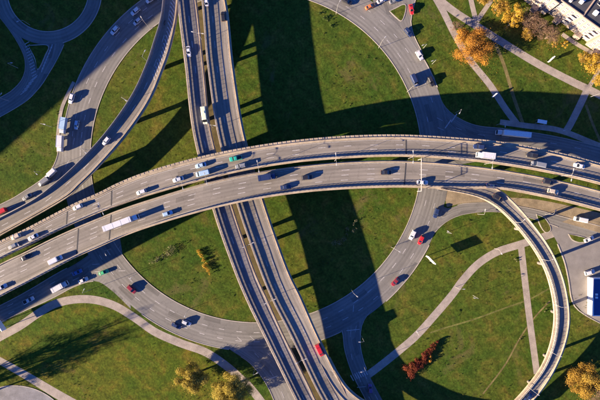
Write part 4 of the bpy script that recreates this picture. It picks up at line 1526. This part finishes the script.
def shrub_row(p0, p1, width, h, n, mat, label, leaf_n, size, wob=1.0, w1=None):
    a, b = Vector(W(*p0)), Vector(W(*p1))
    root = empty("shrub", (a.x, a.y, 0))
    tag(root, label, "shrub")
    cl = []
    m = MB()
    for i in range(n):
        t = i / max(n - 1, 1)
        ww = width + ((w1 if w1 is not None else width) - width) * t
        c = (b - a) * t
        r = max(ww, .5) * random.uniform(.18, .5)
        ox, oy = random.uniform(-1, 1) * ww * .5 * wob, random.uniform(-1, 1) * ww * .5 * wob
        cl.append((c.x + ox, c.y + oy, h * random.uniform(.45, .75), r))
        m.tube([(c.x + ox, c.y + oy, 0), (c.x + ox + .1, c.y + oy, h * .5)], [.06, .03], 5)
    m.build("stems", M['bark'], root)
    leaves("foliage", cl, leaf_n, size, mat, root)


shrub_row((409, 372), (437, 341), 5.0, 2.2, 60, M['leaf_red'], "dense red autumn shrubs in a tapering wedge on the right lawn", 9000, .32, w1=1.4)
shrub_row((431, 356), (428, 362), 1.6, 2.0, 3, M['leaf_orange'], "small orange shrub at the edge of the red ones", 200, .4)
shrub_row((199, 250), (210, 272), 2.2, 1.5, 22, M['leaf_yellow'], "row of golden shrubs left of the long flyover", 1500, .3)
shrub_row((154, 262), (176, 247), 4.0, 1.2, 14, M['leaf_pale'], "pale dry shrubs on the lawn under the wide flyover", 650, .35)
shrub_row((337, 243), (358, 221), 3.0, 1.2, 10, M['leaf_pale'], "pale shrubs in the deep shade inside the ring", 420, .35)
shrub_row((322, 264), (330, 258), 3.5, 1.0, 5, M['leaf_green'], "green bush in the deep shade inside the ring", 320, .35)
shrub_row((320, 16), (332, 24), 3.0, .9, 6, M['leaf_green'], "green bushes below the ring near the top", 350, .35)
shrub_row((515, 258), (517, 262), 1.2, 1.0, 3, M['leaf_pale'], "small pale shrub beside the straight footpath", 120, .3)
shrub_row((545, 312), (546, 304), .8, .8, 3, M['leaf_pale'], "tiny pale shrub left of the right ramp", 80, .3)
shrub_row((519, 340), (520, 338), .8, .9, 2, M['leaf_pale'], "tiny pale shrub on the dry yellow track", 70, .3)

# fallen leaves under the autumn trees
fl_c, fl_n = [], 0
pts_ = []
for px, py, R, q in ((478, 52, 13, 900), (515, 22, 8, 500), (503, 8, 7, 300), (532, 28, 12, 500), (552, 40, 9, 300), (592, 64, 9, 400), (192, 384, 8, 350), (234, 394, 10, 450), (588, 386, 10, 450), (462, 36, 6, 250)):
    x, y = W(px, py)
    a = rng.uniform(0, 2 * pi, q); r = R * np.abs(rng.normal(scale=.55, size=q))
    pts_ += [(x + rr_ * cos(a_) + 1.0, y + rr_ * sin(a_), 0.05, 0.16) for a_, rr_ in zip(a, r)]
t = leaves("fallen_leaves", pts_, len(pts_) * 2, 0.28, M['leaf_gold'], None)
tag(t, "fallen golden leaves scattered on the grass below the trees", "leaves", kind="stuff")

# weeds and tufts on the rough grass: nobody could count them
n = 7000
X = rng.uniform(-160, 160, n); Y = rng.uniform(-110, 110, n)
ok = np.ones(n, bool)
for rb in ROADS:
    ok &= ~rb.contains(X, Y, 0.8)
X, Y = X[ok], Y[ok]
# clustered: keep tufts where a low-frequency pattern is high
f = np.sin(X * .09 + 1.3 * np.sin(Y * .07)) + np.sin(Y * .11 + 1.7 * np.sin(X * .06)) + rng.normal(scale=.7, size=len(X))
keep = f > 0.5
X, Y = X[keep], Y[keep]
cl = [(x, y, 0.12, r) for x, y, r in zip(X, Y, 0.14 + 0.32 * rng.random(len(X)) ** 3)]
t = leaves("weed_tufts", cl, len(cl) * 9, 0.22, M['leaf_dry'], None)
tag(t, "rough weeds and grass tufts scattered over the lawns", "weeds", kind="stuff")

dup = {k: v for k, v in LABELS.items() if len(v) > 1}
if dup:
    print("DUPLICATE LABELS", dup)
